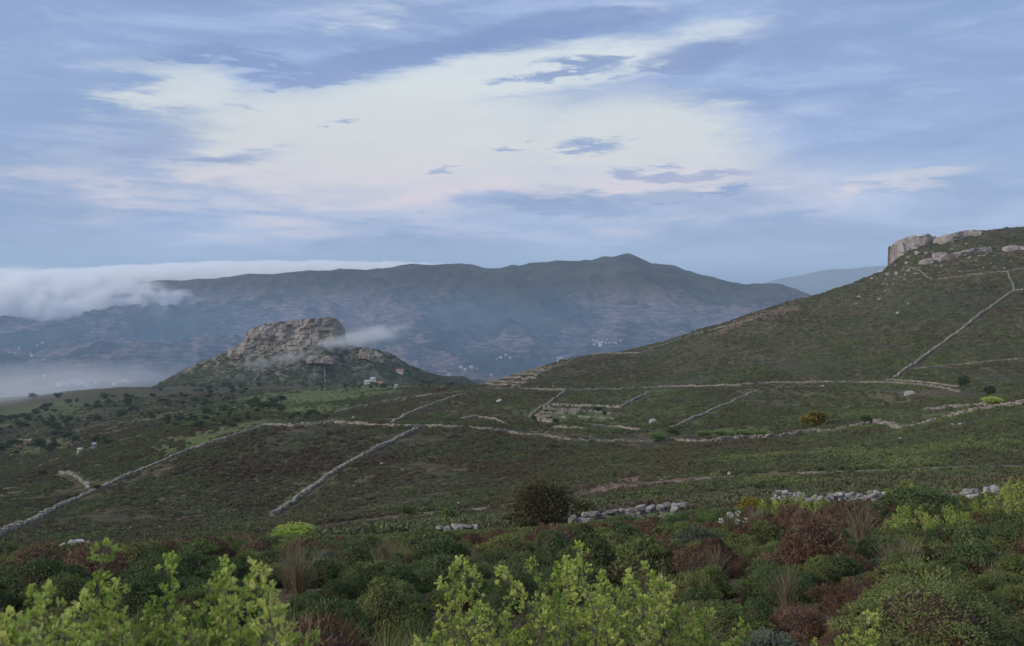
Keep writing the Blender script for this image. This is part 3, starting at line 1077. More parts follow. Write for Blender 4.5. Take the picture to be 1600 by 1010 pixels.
def field_wall(pix, label, h=1.0, w=0.7, fn=None, y0=60.0, group='dry stone walls across the hills', mat='stone', gap=0.12, stone=0.75):
    P = smooth_dist(follow(pix, fn, y0))
    if group.startswith('terrace'):
        h *= 1.45
    Q, L = polyline(P, 0.4)
    g = (fn or land)
    mb = MB()
    d = np.diff(Q, axis=0)
    ang = np.arctan2(d[:, 1], d[:, 0])
    s = 0.0
    seglen = np.linalg.norm(d[:, :2], axis=1)
    cum = np.concatenate([[0], np.cumsum(seglen)])
    courses = 3 if stone < 0.9 else 2
    seed = rng.uniform(0, 99)
    for c in range(courses):
        s = 0.0
        ch = h / courses
        while s < L:
            ln = stone * rng.uniform(0.55, 1.35)
            k = min(int(np.searchsorted(cum, s + ln / 2)) - 1, len(d) - 1)
            k = max(k, 0)
            f = (s + ln / 2 - cum[k]) / max(seglen[k], 1e-6)
            x, y = Q[k, 0] + d[k, 0] * f, Q[k, 1] + d[k, 1] * f
            hh = h * 0.60 * (0.45 + 1.0 * float(vnoise(np.array([s / 5.0 + seed]), np.array([seed]), 5)[0]))
            s += ln
            if c == courses - 1 and rng.uniform() < 0.40 or rng.uniform() < gap:
                continue
            wob = 0.45 * float(fbm(np.array([s / 7.0 + seed]), np.array([seed * 3]), 9, 2)[0])
            x += -math.sin(ang[k]) * wob
            y += math.cos(ang[k]) * wob
            x += rng.normal() * 0.06 * w
            y += rng.normal() * 0.06 * w
            mb.add(box_v((x, y, 0), (ln * 0.98, 0.8 * w * (1.1 - 0.12 * c) * rng.uniform(.85, 1.15), ch * rng.uniform(.9, 1.25)), ang[k] + rng.normal() * 0.08, 0.09)
                   + np.array([0, 0, 1e6]), BOXF, rng.uniform(0.15, 0.95))
            # height is filled in below, all stones at once
            mb.v[-1] = (mb.v[-1], x, y, hh / courses * (c + 0.45))
    xs_, ys_ = np.array([v[1] for v in mb.v]), np.array([v[2] for v in mb.v])
    zg = g(xs_, ys_)
    WALL_XY.extend(zip(xs_, ys_))
    mb.v = [v[0] - np.array([0, 0, 1e6]) + np.array([0, 0, zg[i] + v[3]]) for i, v in enumerate(mb.v)]
    o = obj('stone_wall', mb.mesh('stone_wall', M[mat]))
    # the stones are laid by the thousand: one joined part
    root = empty('stone_wall', (0, 0, 0))
    o.name = 'stones'
    o.parent = root
    stuff(o)
    tag(root, label, 'stone wall', group)
    return root


W = field_wall
W([(425, 809), (470, 776), (520, 741), (560, 716), (600, 696), (650, 671)], 'straight pale stone wall climbing the middle slope from the lime bush to the ridge wall', 1.0)
W([(-20, 846), (60, 809), (145, 769), (200, 743), (300, 703), (380, 677), (415, 667)], 'long stone wall slanting up the brown slope on the left from the picture edge', 1.0)
W([(95, 739), (112, 743), (122, 750), (135, 760), (144, 768)], 'short curved stone wall running into the long slanting wall on the left', 0.9)
W([(412, 664), (450, 667), (490, 665), (520, 661), (600, 666), (690, 668), (760, 671), (800, 678)], 'stone wall along the ridge at the top of the middle slope', 1.0)
W([(800, 679), (850, 683), (900, 689), (950, 691), (1010, 691), (1060, 689), (1110, 691), (1150, 685), (1200, 684), (1250, 677), (1300, 675), (1358, 662)],
  'weathered stone wall crossing the hollow below the terraced field', 1.0, gap=0.12)
W([(1360, 659), (1385, 663), (1405, 673), (1430, 668), (1470, 656), (1500, 649), (1540, 641), (1600, 631), (1660, 622)], 'pale broken stone wall with a V-shaped bend above the dark slope on the right', 1.25, 1.0)
W([(1445, 641), (1490, 637), (1545, 634)], 'short pale wall just above the rising arm of the V-bend wall', 0.9)
W([(745, 609), (800, 608), (880, 610), (960, 609), (1050, 605), (1150, 603), (1200, 599), (1300, 598), (1400, 599), (1450, 603), (1500, 613)], 'long level stone wall along the foot of the right-hand hill', 1.0)
W([(1386, 594), (1430, 597), (1465, 601), (1497, 605)], 'second shorter wall running close above the right end of the foot wall', 0.8)
W([(1397, 591), (1440, 561), (1500, 517), (1550, 479), (1585, 455)], 'straight pale wall climbing diagonally up the right-hand hill', 1.25, 1.0)
W([(1585, 455), (1600, 454), (1650, 452)], 'level wall leaving the top of the diagonal wall at the right edge', 1.2, 0.9)
W([(1573, 425), (1580, 440), (1585, 454)], 'short steep wall joining the hilltop wall to the diagonal wall', 1.2, 1.0)
W([(1420, 418), (1436, 423), (1447, 433), (1458, 438), (1500, 433), (1573, 425), (1600, 421), (1650, 418)], 'stepped wall crossing the upper hill below the rock band', 1.1, 0.8)
W([(1420, 578), (1480, 572), (1540, 566), (1600, 561), (1650, 556)], 'faint low wall crossing the lower part of the right-hand hill', 0.6, 0.6)
W([(800, 606), (840, 587), (880, 569), (915, 554), (960, 553), (1000, 552), (1040, 538), (1080, 524), (1120, 514), (1180, 499), (1228, 481)], 'thin pale wall rising along the left shoulder of the right-hand hill', 1.0, 0.8)
W([(610, 662), (640, 646), (665, 636), (700, 623), (722, 617)], 'wall climbing from the ridge wall to the dark fields in the centre', 0.9)
W([(520, 646), (560, 636), (605, 628), (650, 620), (720, 613)], 'low pale field wall between the green meadows and the dark fields', 0.7)
W([(720, 656), (742, 651), (770, 656), (790, 664)], 'low angled wall bending round a dark field just above the ridge wall', 0.9)
W([(885, 611), (862, 627), (838, 643), (826, 653)], 'wall on the left side of the terraced field running down from the foot wall', 0.9)
W([(1015, 613), (990, 626), (970, 637)], 'wall on the right side of the terraced field running down from the foot wall', 0.9)
TG = 'terrace walls in the hollow'
W([(855, 634), (900, 635), (968, 638)], 'topmost terrace wall of the terraced field', 0.9, group=TG)
W([(848, 640), (905, 642)], 'second terrace wall from the top in the terraced field', 0.9, group=TG)
W([(843, 646), (900, 648)], 'third terrace wall from the top in the terraced field', 0.9, group=TG)
W([(838, 651), (882, 654)], 'fourth terrace wall from the top in the terraced field', 0.9, group=TG)
W([(832, 656), (866, 661)], 'lowest terrace wall of the terraced field', 0.9, group=TG)
W([(872, 643), (930, 645), (955, 648)], 'faint terrace bank right of the third terrace wall', 0.6, group=TG)
W([(905, 652), (960, 655)], 'faint low terrace bank in the right half of the terraced field', 0.6, group=TG)
W([(866, 668), (910, 671)], 'faint terrace bank just below the terraced field', 0.6, group=TG)
W([(752, 601), (812, 603)], 'faint terrace bank directly above the left end of the foot wall', 0.6, group=TG)
W([(806, 572), (846, 574)], 'faint terrace bank above the topmost terrace wall at the hill foot', 0.6, group=TG)
W([(928, 666), (968, 668), (1000, 673)], 'low ruined wall below the terraced field, above the hollow wall', 0.8)
W([(1046, 669), (1090, 651), (1140, 629), (1182, 611)], 'grassy bank wall slanting up beside the smooth olive field', 0.6, mat='stone')
TH = 'terrace walls at the left foot of the right hill'
W([(796, 577), (850, 580)], 'topmost terrace wall at the left foot of the right hill', 0.9, group=TH)
W([(784, 584), (843, 586)], 'second terrace wall down at the left foot of the right hill', 0.9, group=TH)
W([(772, 590), (836, 592)], 'third terrace wall down at the left foot of the right hill', 0.9, group=TH)
W([(760, 597), (822, 599)], 'lowest terrace wall at the left foot of the right hill', 0.9, group=TH)
W([(8, 691), (30, 688), (60, 690), (95, 694)], 'pale terrace wall among the trees at the left picture edge', 1.2)
W([(507, 557), (507, 580), (508, 599)], 'straight pale wall running down the knoll below the rock ledge', 1.6, 1.5, fn=landk, stone=1.4)
W([(414, 572), (405, 584), (396, 598)], 'faint wall slanting down the knoll under the crag', 1.6, 1.5, fn=landk, stone=1.4)

# ------------------------------------------------------------------ dirt track
def strip(name, pix, width, mat, lift=0.07, y0=60):
    P = smooth_dist(follow(pix, None, y0, 8), 1.2)
    Q, L = polyline(P, 1.0)
    k = np.ones(9) / 9
    pad = np.pad(Q, ((4, 4), (0, 0)), 'edge')
    Q = np.stack([np.convolve(pad[:, i], k, 'valid') for i in range(3)], 1)
    d = np.gradient(Q[:, :2], axis=0)
    d /= np.linalg.norm(d, axis=1)[:, None]
    nrm = np.stack([-d[:, 1], d[:, 0]], 1)
    V = []
    for u in np.linspace(-1, 1, 7):
        ww = width / 2 * (1 + 0.25 * fbm(np.arange(len(Q)) / 6.0, u * 3 + np.zeros(len(Q)), 5, 2))
        xy = Q[:, :2] + nrm * (u * ww)[:, None]
        V.append(np.stack([xy[:, 0], xy[:, 1], land(xy[:, 0], xy[:, 1]) + lift * (1 - abs(u) ** 3 * 1.6)], 1))
    return structure(obj(name, mesh_np(name, np.concatenate(V), grid_faces(7, len(Q)), mat)))


m, t, o = mat_new('track_earth')
p = geopos(t)
n1 = noise(t, p, 0.5, 6, 0.65)
n2 = noise(t, p, 4.0, 4, 0.6)
principled(t, o, mixc(t, n1.step(0.35, 0.65), mixc(t, n2, (0.10, 0.075, 0.055), (0.17, 0.13, 0.10)), (0.24, 0.195, 0.155)), 0.95, 0.05, n2, 0.6, 0.05)
M['track'] = m
strip('dirt_track', [(470, 828), (520, 821), (600, 811), (700, 801), (800, 790), (900, 774), (1000, 759), (1060, 752), (1130, 746), (1250, 741), (1400, 735), (1500, 731), (1620, 729)], 2.6, M['track'])
strip('footpath', [(0, 767), (60, 741), (110, 724), (170, 703), (235, 685)], 2.2, M['track'], 0.05)

# ------------------------------------------------------------------ houses
def flat_mat(name, c, var=0.15, sc=1.0):
    m, t, o = mat_new(name)
    n = noise(t, geopos(t), sc, 5, 0.6)
    principled(t, o, mixc(t, n, tuple(v * (1 - var) for v in c), c), 0.85, 0.2)
    return m


M['white'] = flat_mat('white_plaster', (0.66, 0.65, 0.62), 0.3)
M['cream'] = flat_mat('cream_plaster', (0.62, 0.55, 0.47))
M['tile'] = flat_mat('roof_tile', (0.42, 0.20, 0.13), 0.4, 2.0)
M['dim'] = flat_mat('dark_opening', (0.05, 0.05, 0.055))
M['shutter'] = flat_mat('blue_shutter', (0.12, 0.18, 0.26))


def house(p, w, d, h, rz, label, group=None, wall='white', roof='flat', name='house'):
    p = Vector(p)
    r = empty(name, p, rz)
    mb = MB()
    mb.add(box_v((0, 0, h / 2 - min(1, w / 6)), (w, d, h + 2.0 * min(1, w / 6))), BOXF)
    obj('wall', mb.mesh('wall', M[wall]), r)
    mb = MB()
    if roof == 'flat':
        k_ = min(1.0, w / 6)
        mb.add(box_v((0, 0, h + 0.16 * k_), (w + 0.3 * k_, d + 0.3 * k_, 0.3 * k_)), BOXF)
        mb.add(box_v((w * .28, 0, h + 0.6 * k_), (0.6 * k_, 0.6 * k_, 0.6 * k_)), BOXF)
        obj('roof', mb.mesh('roof', M[wall]), r)
    else:
        a, b = w / 2 + .3, d / 2 + .3
        V = [(-a, -b, h), (a, -b, h), (a, b, h), (-a, b, h), (-a, 0, h + d * .3), (a, 0, h + d * .3), (a, 0, h), (-a, 0, h)]
        mb.add(V, [(0, 1, 5, 4), (3, 4, 5, 2), (0, 4, 7, 0), (0, 3, 2, 1)][:2])
        mb.add(V, [(0, 4, 3, 3), (1, 2, 5, 5), (0, 3, 2, 1)])
        obj('roof', mb.mesh('roof', M['tile']), r)
    mb = MB()
    mb.add(box_v((w * .1, -d / 2 - 0.02, min(1.0, h * .35)), (min(1.0, w * .25), .1, min(2.0, h * .7))), BOXF)
    obj('door', mb.mesh('door', M['shutter']), r)
    for s in (-0.3, 0.36):
        mb = MB()
        mb.add(box_v((w * s, -d / 2 - 0.02, h * 0.58), (min(0.9, w * .16), .1, min(1.1, h * .35))), BOXF)
        obj('window', mb.mesh('window', M['dim']), r)
    return tag(r, label, 'house', group)


def sited(px, py, wpx, label, group=None, wall='white', roof='flat', fn=None, y0=60, hr=0.55, y1=1650, name='house'):
    q = hit(px, py, y0, y1, fn)
    w = max(1.2, wpx / F * q.y)
    return house(q, w, w * 0.75, max(1.0, w * hr), rng.uniform(-0.35, 0.35), label, group, wall, roof, name)


KG = 'farm houses at the foot of the knoll'
sited(574, 600, 9, 'white flat-roofed farmhouse, front one at the foot of the knoll', KG, fn=landk)
sited(583, 596, 8, 'white farmhouse set a little higher behind the front one', KG, fn=landk, hr=0.7)
sited(592, 602, 10, 'cream low farm building right of the white farmhouses', KG, 'cream', 'gable', fn=landk, hr=0.35)
sited(619, 606, 5, 'tiny white hut in the meadow right of the farmhouses', KG, fn=landk, hr=0.9)
sited(625, 583, 10, 'low tiled-roof house on the spur above the tiny white hut', KG, 'cream', 'gable', fn=landk, hr=0.3)
sited(875, 551, 8, 'small white hut on the skyline of the right hill shoulder', None, fn=land, name='hut', hr=0.6)
SG = 'white sheds on the left slope'
sited(125, 706, 7, 'left of two tiny white sheds at the edge of the left slope', SG, name='shed', hr=0.6)
sited(147, 701, 5, 'right and taller of two tiny white sheds at the edge of the left slope', SG, name='shed', hr=1.3)
VG = 'white houses of the village beyond the hill shoulder'
vl = 'white village house in the cluster beyond the right hill shoulder'
for px, py, w in [(927, 533, 5), (932, 535, 6), (937, 537, 6), (942, 536, 5), (934, 531, 4), (947, 538, 5), (953, 537, 4), (929, 540, 6), (962, 537, 5), (938, 541, 7), (970, 533, 4), (948, 532, 4)]:
    sited(px, py, w * .75, vl, VG, fn=mountain, y0=1600, y1=5000, hr=0.6)
FG = 'scattered pale houses low on the far mountain'
fl = 'pale house among the scattered ones low on the far mountain'
for px, py, w in [(720, 575, 7), (736, 575, 8), (727, 578, 5), (745, 577, 4), (702, 587, 7), (668, 566, 4), (790, 556, 6), (782, 560, 6), (797, 560, 5), (768, 587, 6), (776, 562, 4), (706, 570, 4)]:
    sited(px, py, w * .75, fl, FG, 'white' if rng.uniform() < .6 else 'cream', fn=mountain, y0=1600, y1=5000, hr=0.5)
LG = 'scattered white houses on the left mountain slope'
ll = 'white house among those scattered on the left mountain slope'
for px, py, w in [(30, 545, 5), (23, 553, 5), (15, 552, 4), (50, 557, 6), (67, 537, 6), (68, 563, 5), (70, 589, 8), (145, 520, 4), (47, 553, 4), (58, 540, 4)]:
    sited(px, py, w * .75, ll, LG, fn=mountain, y0=1600, y1=5000, hr=0.5)
MG = 'white village houses half lost in the fog'
ml = 'white village house half lost in the valley fog at the left'
def valleyfar(x, y):
    return np.maximum(land(x, y), mountain(x, y))
for px, py, w in [(93, 604, 9), (98, 600, 6), (105, 602, 6), (113, 599, 8), (121, 602, 6), (128, 601, 8), (120, 597, 5), (135, 603, 6), (179, 602, 7), (186, 599, 6), (195, 597, 7), (201, 599, 5), (150, 599, 5)]:
    q = hit(px, py, 60, 5000, valleyfar)
    w_ = w / F * q.y
    house(q, w_, w_ * .7, w_ * .55, rng.uniform(-.3, .3), ml, MG)

# ------------------------------------------------------------------ foliage builders
def quads_leaf(P, Dn, Nn, L, Wd, vary, mb):
    """leaf blades at P along Dn with face normal near Nn: diamond quads"""
    Dn = Dn / (np.linalg.norm(Dn, axis=1)[:, None] + 1e-9)
    S = np.cross(Dn, Nn)
    S = S / (np.linalg.norm(S, axis=1)[:, None] + 1e-9)
    L, Wd = np.asarray(L)[:, None], np.asarray(Wd)[:, None]
    V = np.stack([P, P + Dn * L * 0.5 + S * Wd * 0.5, P + Dn * L, P + Dn * L * 0.5 - S * Wd * 0.5], 1).reshape(-1, 3)
    Fc = np.arange(len(P) * 4).reshape(-1, 4)
    mb.add(V, Fc, np.repeat(vary, 4))


def unit(r, n):
    v = r.normal(size=(n, 3))
    return v / np.linalg.norm(v, axis=1)[:, None]


def cushion(seed, nl=7, ns=5200, sprig=0.085, wid=0.017, flat=0.62, fol='green', under='under', cover=0.30, ragged=1.0, holes=-0.50):
    """a mat of heath about 1 m across and 0.5 m high: sprigs on a heap of uneven knobs, brown twigs beneath the crust"""
    r = np.random.default_rng(seed)
    ns = int(ns * 1.75)
    lobes = []
    ax = r.uniform(0.75, 1.2)
    for k in range(nl):
        a, d = r.uniform(0, 6.28), (0 if k == 0 else r.uniform(0.12, 0.34))
        R = r.uniform(0.15, 0.27) if k else 0.36
        lobes.append((math.cos(a) * d * ax, math.sin(a) * d / ax, r.uniform(-0.04, 0.06) + (0.02 if k == 0 else 0), R, R * (1.12 if k == 0 else flat * r.uniform(0.9, 1.6))))
    big = list(lobes)
    for k in range(int(26 * ragged)):
        cx, cy, cz, R, Hh = big[int(r.integers(len(big)))]
        n = unit(r, 1)[0]
        n[2] = abs(n[2]) * 0.9 + 0.1
        q = r.uniform(0.055, 0.125)
        lobes.append((cx + n[0] * R * .93, cy + n[1] * R * .93, cz + n[2] * Hh * .93, q, q * r.uniform(.6, .95)))
    P, Nm = [], []
    tot = sum(l[3] ** 2 for l in lobes)
    for (cx, cy, cz, R, Hh) in lobes:
        per = int(ns * 1.9 * R * R / tot)
        n = unit(r, per)
        n[:, 2] = np.abs(n[:, 2]) * 1.15 - 0.12
        n /= np.linalg.norm(n, axis=1)[:, None]
        bump = 1 + 0.16 * fbm(n[:, 0] * 4.2 + cx * 9, n[:, 1] * 4.2 + n[:, 2] * 3.7 + cy * 9, seed, 3) + 0.05 * r.normal(size=per)
        q = n * np.array([R, R, Hh]) * bump[:, None] + np.array([cx, cy, cz])
        P.append(q)
        Nm.append(n)
    P, Nm = np.concatenate(P), np.concatenate(Nm)
    keep = np.ones(len(P), bool)
    for (cx, cy, cz, R, Hh) in lobes:
        e = (P - np.array([cx, cy, cz])) / np.array([R, R, Hh])
        keep &= (e ** 2).sum(1) > 0.72
    keep &= P[:, 2] > -0.12
    keep &= fbm(P[:, 0] * 8 + 5, P[:, 1] * 8 + P[:, 2] * 8, seed + 21, 2) + 0.25 * r.normal(size=len(P)) > holes
    P, Nm = P[keep], Nm[keep]
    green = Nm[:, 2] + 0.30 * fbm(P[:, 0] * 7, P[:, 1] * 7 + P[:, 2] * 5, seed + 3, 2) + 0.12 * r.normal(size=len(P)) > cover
    patch = 0.5 + 0.55 * fbm(P[:, 0] * 5, P[:, 1] * 5 + P[:, 2] * 3, seed + 8, 3)
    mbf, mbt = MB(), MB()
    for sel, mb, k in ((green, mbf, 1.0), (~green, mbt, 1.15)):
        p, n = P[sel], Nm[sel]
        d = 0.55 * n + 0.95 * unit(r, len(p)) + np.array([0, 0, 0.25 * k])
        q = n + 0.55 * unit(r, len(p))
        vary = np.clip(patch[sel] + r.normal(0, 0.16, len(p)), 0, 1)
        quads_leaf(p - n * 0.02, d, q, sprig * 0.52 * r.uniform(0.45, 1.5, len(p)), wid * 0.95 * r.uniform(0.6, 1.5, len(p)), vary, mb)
    # bare woody stems from the root to the crust
    for k in range(16):
        a, d = r.uniform(0, 6.28), r.uniform(0.15, 0.46)
        e = np.array([math.cos(a) * d, math.sin(a) * d, r.uniform(0.06, 0.26)])
        mid = e * np.array([0.5, 0.5, 0.75]) + r.normal(0, 0.02, 3)
        V, Fc = tube_v([(0, 0, -0.12), mid, e], (0.014, 0.009, 0.004), 4)
        mbt.add(V, Fc, 0.3)
    # heart of the plant, coloured dark so gaps in the crust look shaded
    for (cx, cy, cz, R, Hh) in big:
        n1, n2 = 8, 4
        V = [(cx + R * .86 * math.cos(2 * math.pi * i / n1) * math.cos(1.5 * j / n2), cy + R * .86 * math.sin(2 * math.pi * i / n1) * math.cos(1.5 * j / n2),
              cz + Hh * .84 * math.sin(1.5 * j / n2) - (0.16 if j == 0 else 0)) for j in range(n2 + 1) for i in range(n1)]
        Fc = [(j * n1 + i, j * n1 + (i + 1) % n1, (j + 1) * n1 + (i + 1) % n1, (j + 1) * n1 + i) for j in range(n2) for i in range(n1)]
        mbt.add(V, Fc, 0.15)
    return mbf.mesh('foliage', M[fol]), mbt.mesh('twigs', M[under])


def leafy_bush(seed, n=2600, leaf=0.07, wid=0.04, fol='fresh', nl=9, stems=9, h=1.0, loose=0.25):
    """a broad-leaved bush about 1 wide and h high"""
    r = np.random.default_rng(seed)
    mbf, mbs = MB(), MB()
    for k in range(nl):
        a = r.uniform(0, 6.28)
        d = r.uniform(0.0, 0.34)
        c = np.array([math.cos(a) * d, math.sin(a) * d, h * r.uniform(0.28, 0.78)])
        R = r.uniform(0.13, 0.25)
        m_ = int(n / nl)
        u = unit(r, m_) * (r.uniform(0.45, 1.0 + loose, m_) ** 0.6)[:, None]
        P = c + u * np.array([R, R, R * 0.85])
        keep = P[:, 2] > 0.02
        P, u = P[keep], u[keep]
        vary = np.clip(0.45 + 0.25 * u[:, 2] + 0.25 * r.normal(size=len(P)), 0, 1) * 0 + np.clip(0.5 + 0.22 * r.normal(size=len(P)) + 0.2 * (k / nl - .5), 0, 1)
        quads_leaf(P, u + 0.8 * unit(r, len(P)) + np.array([0, 0, .3]), unit(r, len(P)), leaf * r.uniform(.6, 1.3, len(P)), wid * r.uniform(.6, 1.3, len(P)), vary, mbf)
        for j in range(max(1, stems // nl + 1)):
            e = c + unit(r, 1)[0] * R * 0.8
            V, Fc = tube_v([(r.normal() * .03, r.normal() * .03, -0.1), (e[0] * .45, e[1] * .45, e[2] * .5), e], (0.022, 0.014, 0.005), 5)
            mbs.add(V, Fc, 0.5)
    return ('foliage', mbf.mesh('foliage', M[fol])), ('stems', mbs.mesh('stems', M['bark']))


def tree_mesh(seed, fol='tree', n=900, h=1.0, trunk=0.3):
    r = np.random.default_rng(seed)
    mbf, mbs = MB(), MB()
    V, Fc = tube_v([(0, 0, -0.15), (0.02, 0.01, 0.25 * h), (-0.01, 0.03, 0.62 * h)], (0.05, 0.036, 0.015), 7)
    mbs.add(V, Fc)
    for k in range(11):
        a, d = r.uniform(0, 6.28), r.uniform(0.05, 0.36)
        c = np.array([math.cos(a) * d, math.sin(a) * d, h * r.uniform(trunk + .05, 0.86)])
        V, Fc = tube_v([(0, 0, h * 0.22), c * np.array([.5, .5, .75]), c], (0.024, 0.014, 0.006), 5)
        mbs.add(V, Fc)
        R = r.uniform(0.13, 0.23)
        m_ = n // 11
        u = unit(r, m_) * (r.uniform(0.4, 1.2, m_) ** 0.6)[:, None]
        P = c + u * np.array([R, R, R * .75])
        quads_leaf(P, u + .8 * unit(r, m_), unit(r, m_), 0.10 * r.uniform(.6, 1.4, m_), 0.07 * r.uniform(.6, 1.4, m_), np.clip(.5 + .25 * r.normal(size=m_) + .3 * (k / 11 - .5), 0, 1), mbf)
    return ('crown', mbf.mesh('crown', M[fol])), ('trunk', mbs.mesh('trunk', M['bark']))


def shoot_mesh(seed, L=0.42, leaf=0.0215, fol='lime'):
    """an upright leafy twig: rosettes of small leaves on short spurs round a stem that tapers to the tip"""
    r = np.random.default_rng(seed)
    mbs, mbf = MB(), MB()
    bend = r.normal(0, 0.09, 2)
    T = np.linspace(0, 1, 7)
    stem = np.stack([bend[0] * L * T ** 2 + 0.010 * np.sin(T * 7 + seed), bend[1] * L * T ** 2 + 0.010 * np.cos(T * 6 + seed), L * T], 1)
    V, Fc = tube_v(stem, 0.0045 * (1 - T * 0.75), 5)
    mbs.add(V, Fc, 0.5)
    n = int(L / 0.0085)
    for k in range(n):
        t = (k + r.uniform(0, .8)) / n
        b = np.array([np.interp(t, T, stem[:, i]) for i in range(3)])
        if r.uniform() < 0.10:
            continue
        side = r.uniform(0.008, 0.075) * (0.35 + 0.65 * abs(math.sin(2.2 + 5.5 * t + seed * 1.7))) * min(1.0, (1.08 - t) * 3.0) + 0.003
        a = r.uniform(0, 6.28)
        d = np.array([math.cos(a), math.sin(a), r.uniform(0.35, 1.1)])
        d /= np.linalg.norm(d)
        e = b + d * side
        if side > 0.02:
            V, Fc = tube_v([b, (b + e) / 2 + r.normal(0, .003, 3), e], (0.0022, 0.0018, 0.001), 4)
            mbs.add(V, Fc, 0.5)
        m_ = int(r.integers(6, 11))
        ld = d * 0.75 + unit(r, m_) * 0.9 + np.array([0, 0, .35])
        ld /= np.linalg.norm(ld, axis=1)[:, None]
        # obovate blade in two halves folded along the midrib
        up = unit(r, m_) * 0.6 + np.array([0, 0, 1.0])
        S = np.cross(ld, up)
        S /= np.linalg.norm(S, axis=1)[:, None] + 1e-9
        Nn = np.cross(S, ld)
        ll = leaf * r.uniform(0.65, 1.35, m_)[:, None]
        w = ll * r.uniform(0.22, 0.32, m_)[:, None]
        P0 = e + r.normal(0, 0.005, (m_, 3))
        A = P0
        B = P0 + ld * ll * 0.62
        Cc = P0 + ld * ll
        Lf = P0 + ld * ll * 0.66 + S * w + Nn * w * 0.35
        Rt = P0 + ld * ll * 0.66 - S * w + Nn * w * 0.35
        V = np.stack([A, Lf, Cc, B, Rt], 1).reshape(-1, 3)
        i0 = np.arange(m_) * 5
        Fc = np.concatenate([np.stack([i0, i0 + 3, i0 + 2, i0 + 1], 1), np.stack([i0, i0 + 4, i0 + 2, i0 + 3], 1)])
        vary = np.clip(0.50 + 0.22 * r.normal() + 0.12 * r.normal(size=m_), 0, 1)
        mbf.add(V, Fc, np.repeat(vary, 5))
    return mbs.mesh('branch', M['bark']), mbf.mesh('leaves', M[fol])


def grass_mesh(seed, n=170, h=0.6, spread=0.2, fol='straw', w=0.006):
    r = np.random.default_rng(seed)
    mb = MB()
    for k in range(n):
        a, d = r.uniform(0, 6.28), r.uniform(0, 0.10)
        b = np.array([math.cos(a) * d, math.sin(a) * d, -0.03])
        hh = h * r.uniform(0.45, 1.1)
        lean = r.normal(0, spread, 2) + np.array([math.cos(a), math.sin(a)]) * d * 1.2
        s = np.array([math.sin(a), -math.cos(a), 0]) * w
        m1 = b + np.array([lean[0] * .35, lean[1] * .35, hh * .6])
        tp = b + np.array([lean[0], lean[1], hh])
        mb.add([b - s, b + s, m1 + s * .7, m1 - s * .7, tp + s * .15, tp - s * .15], [(0, 1, 2, 3), (3, 2, 4, 5)], r.uniform(0.1, 0.95))
    return mb.mesh('blades', M[fol])


def grow(name, parts, loc, rz, sc, label, cat, group=None, tilt=None):
    r = empty(name, loc, rz, sc)
    if tilt is not None:
        r.rotation_euler = (tilt[0], tilt[1], rz)
    for pn, me in parts:
        obj(pn, me, r)
    return tag(r, label, cat, group)
#@@NEXT2
# ------------------------------------------------------------------ scrub on the hills (nobody could count it)
def clump(seed, fol, n=110):
    r = np.random.default_rng(seed)
    mb = MB()
    n1, n2 = 9, 5
    V, Fc = [], []
    for j in range(n2 + 1):
        for i in range(n1):
            th, ph = 2 * math.pi * i / n1, 1.5 * j / n2
            R = 0.42 * (1 + 0.25 * r.normal() * 0.5)
            V.append((R * math.cos(th) * math.cos(ph), R * math.sin(th) * math.cos(ph), R * 0.85 * math.sin(ph) - (0.25 if j == 0 else 0)))
    for j in range(n2):
        for i in range(n1):
            Fc.append((j * n1 + i, j * n1 + (i + 1) % n1, (j + 1) * n1 + (i + 1) % n1, (j + 1) * n1 + i))
    mb.add(V, Fc, 0.35)
    u = unit(r, n)
    u[:, 2] = np.abs(u[:, 2])
    P = u * np.array([.46, .46, .40]) * r.uniform(.7, 1.15, n)[:, None]
    quads_leaf(P, u + .7 * unit(r, n), unit(r, n), r.uniform(.14, .34, n), r.uniform(.07, .16, n), np.clip(.5 + .3 * r.normal(size=n), 0, 1), mb)
    return bpy.data.objects.new('scrub_clump', mb.mesh('scrub_clump', M[fol]))


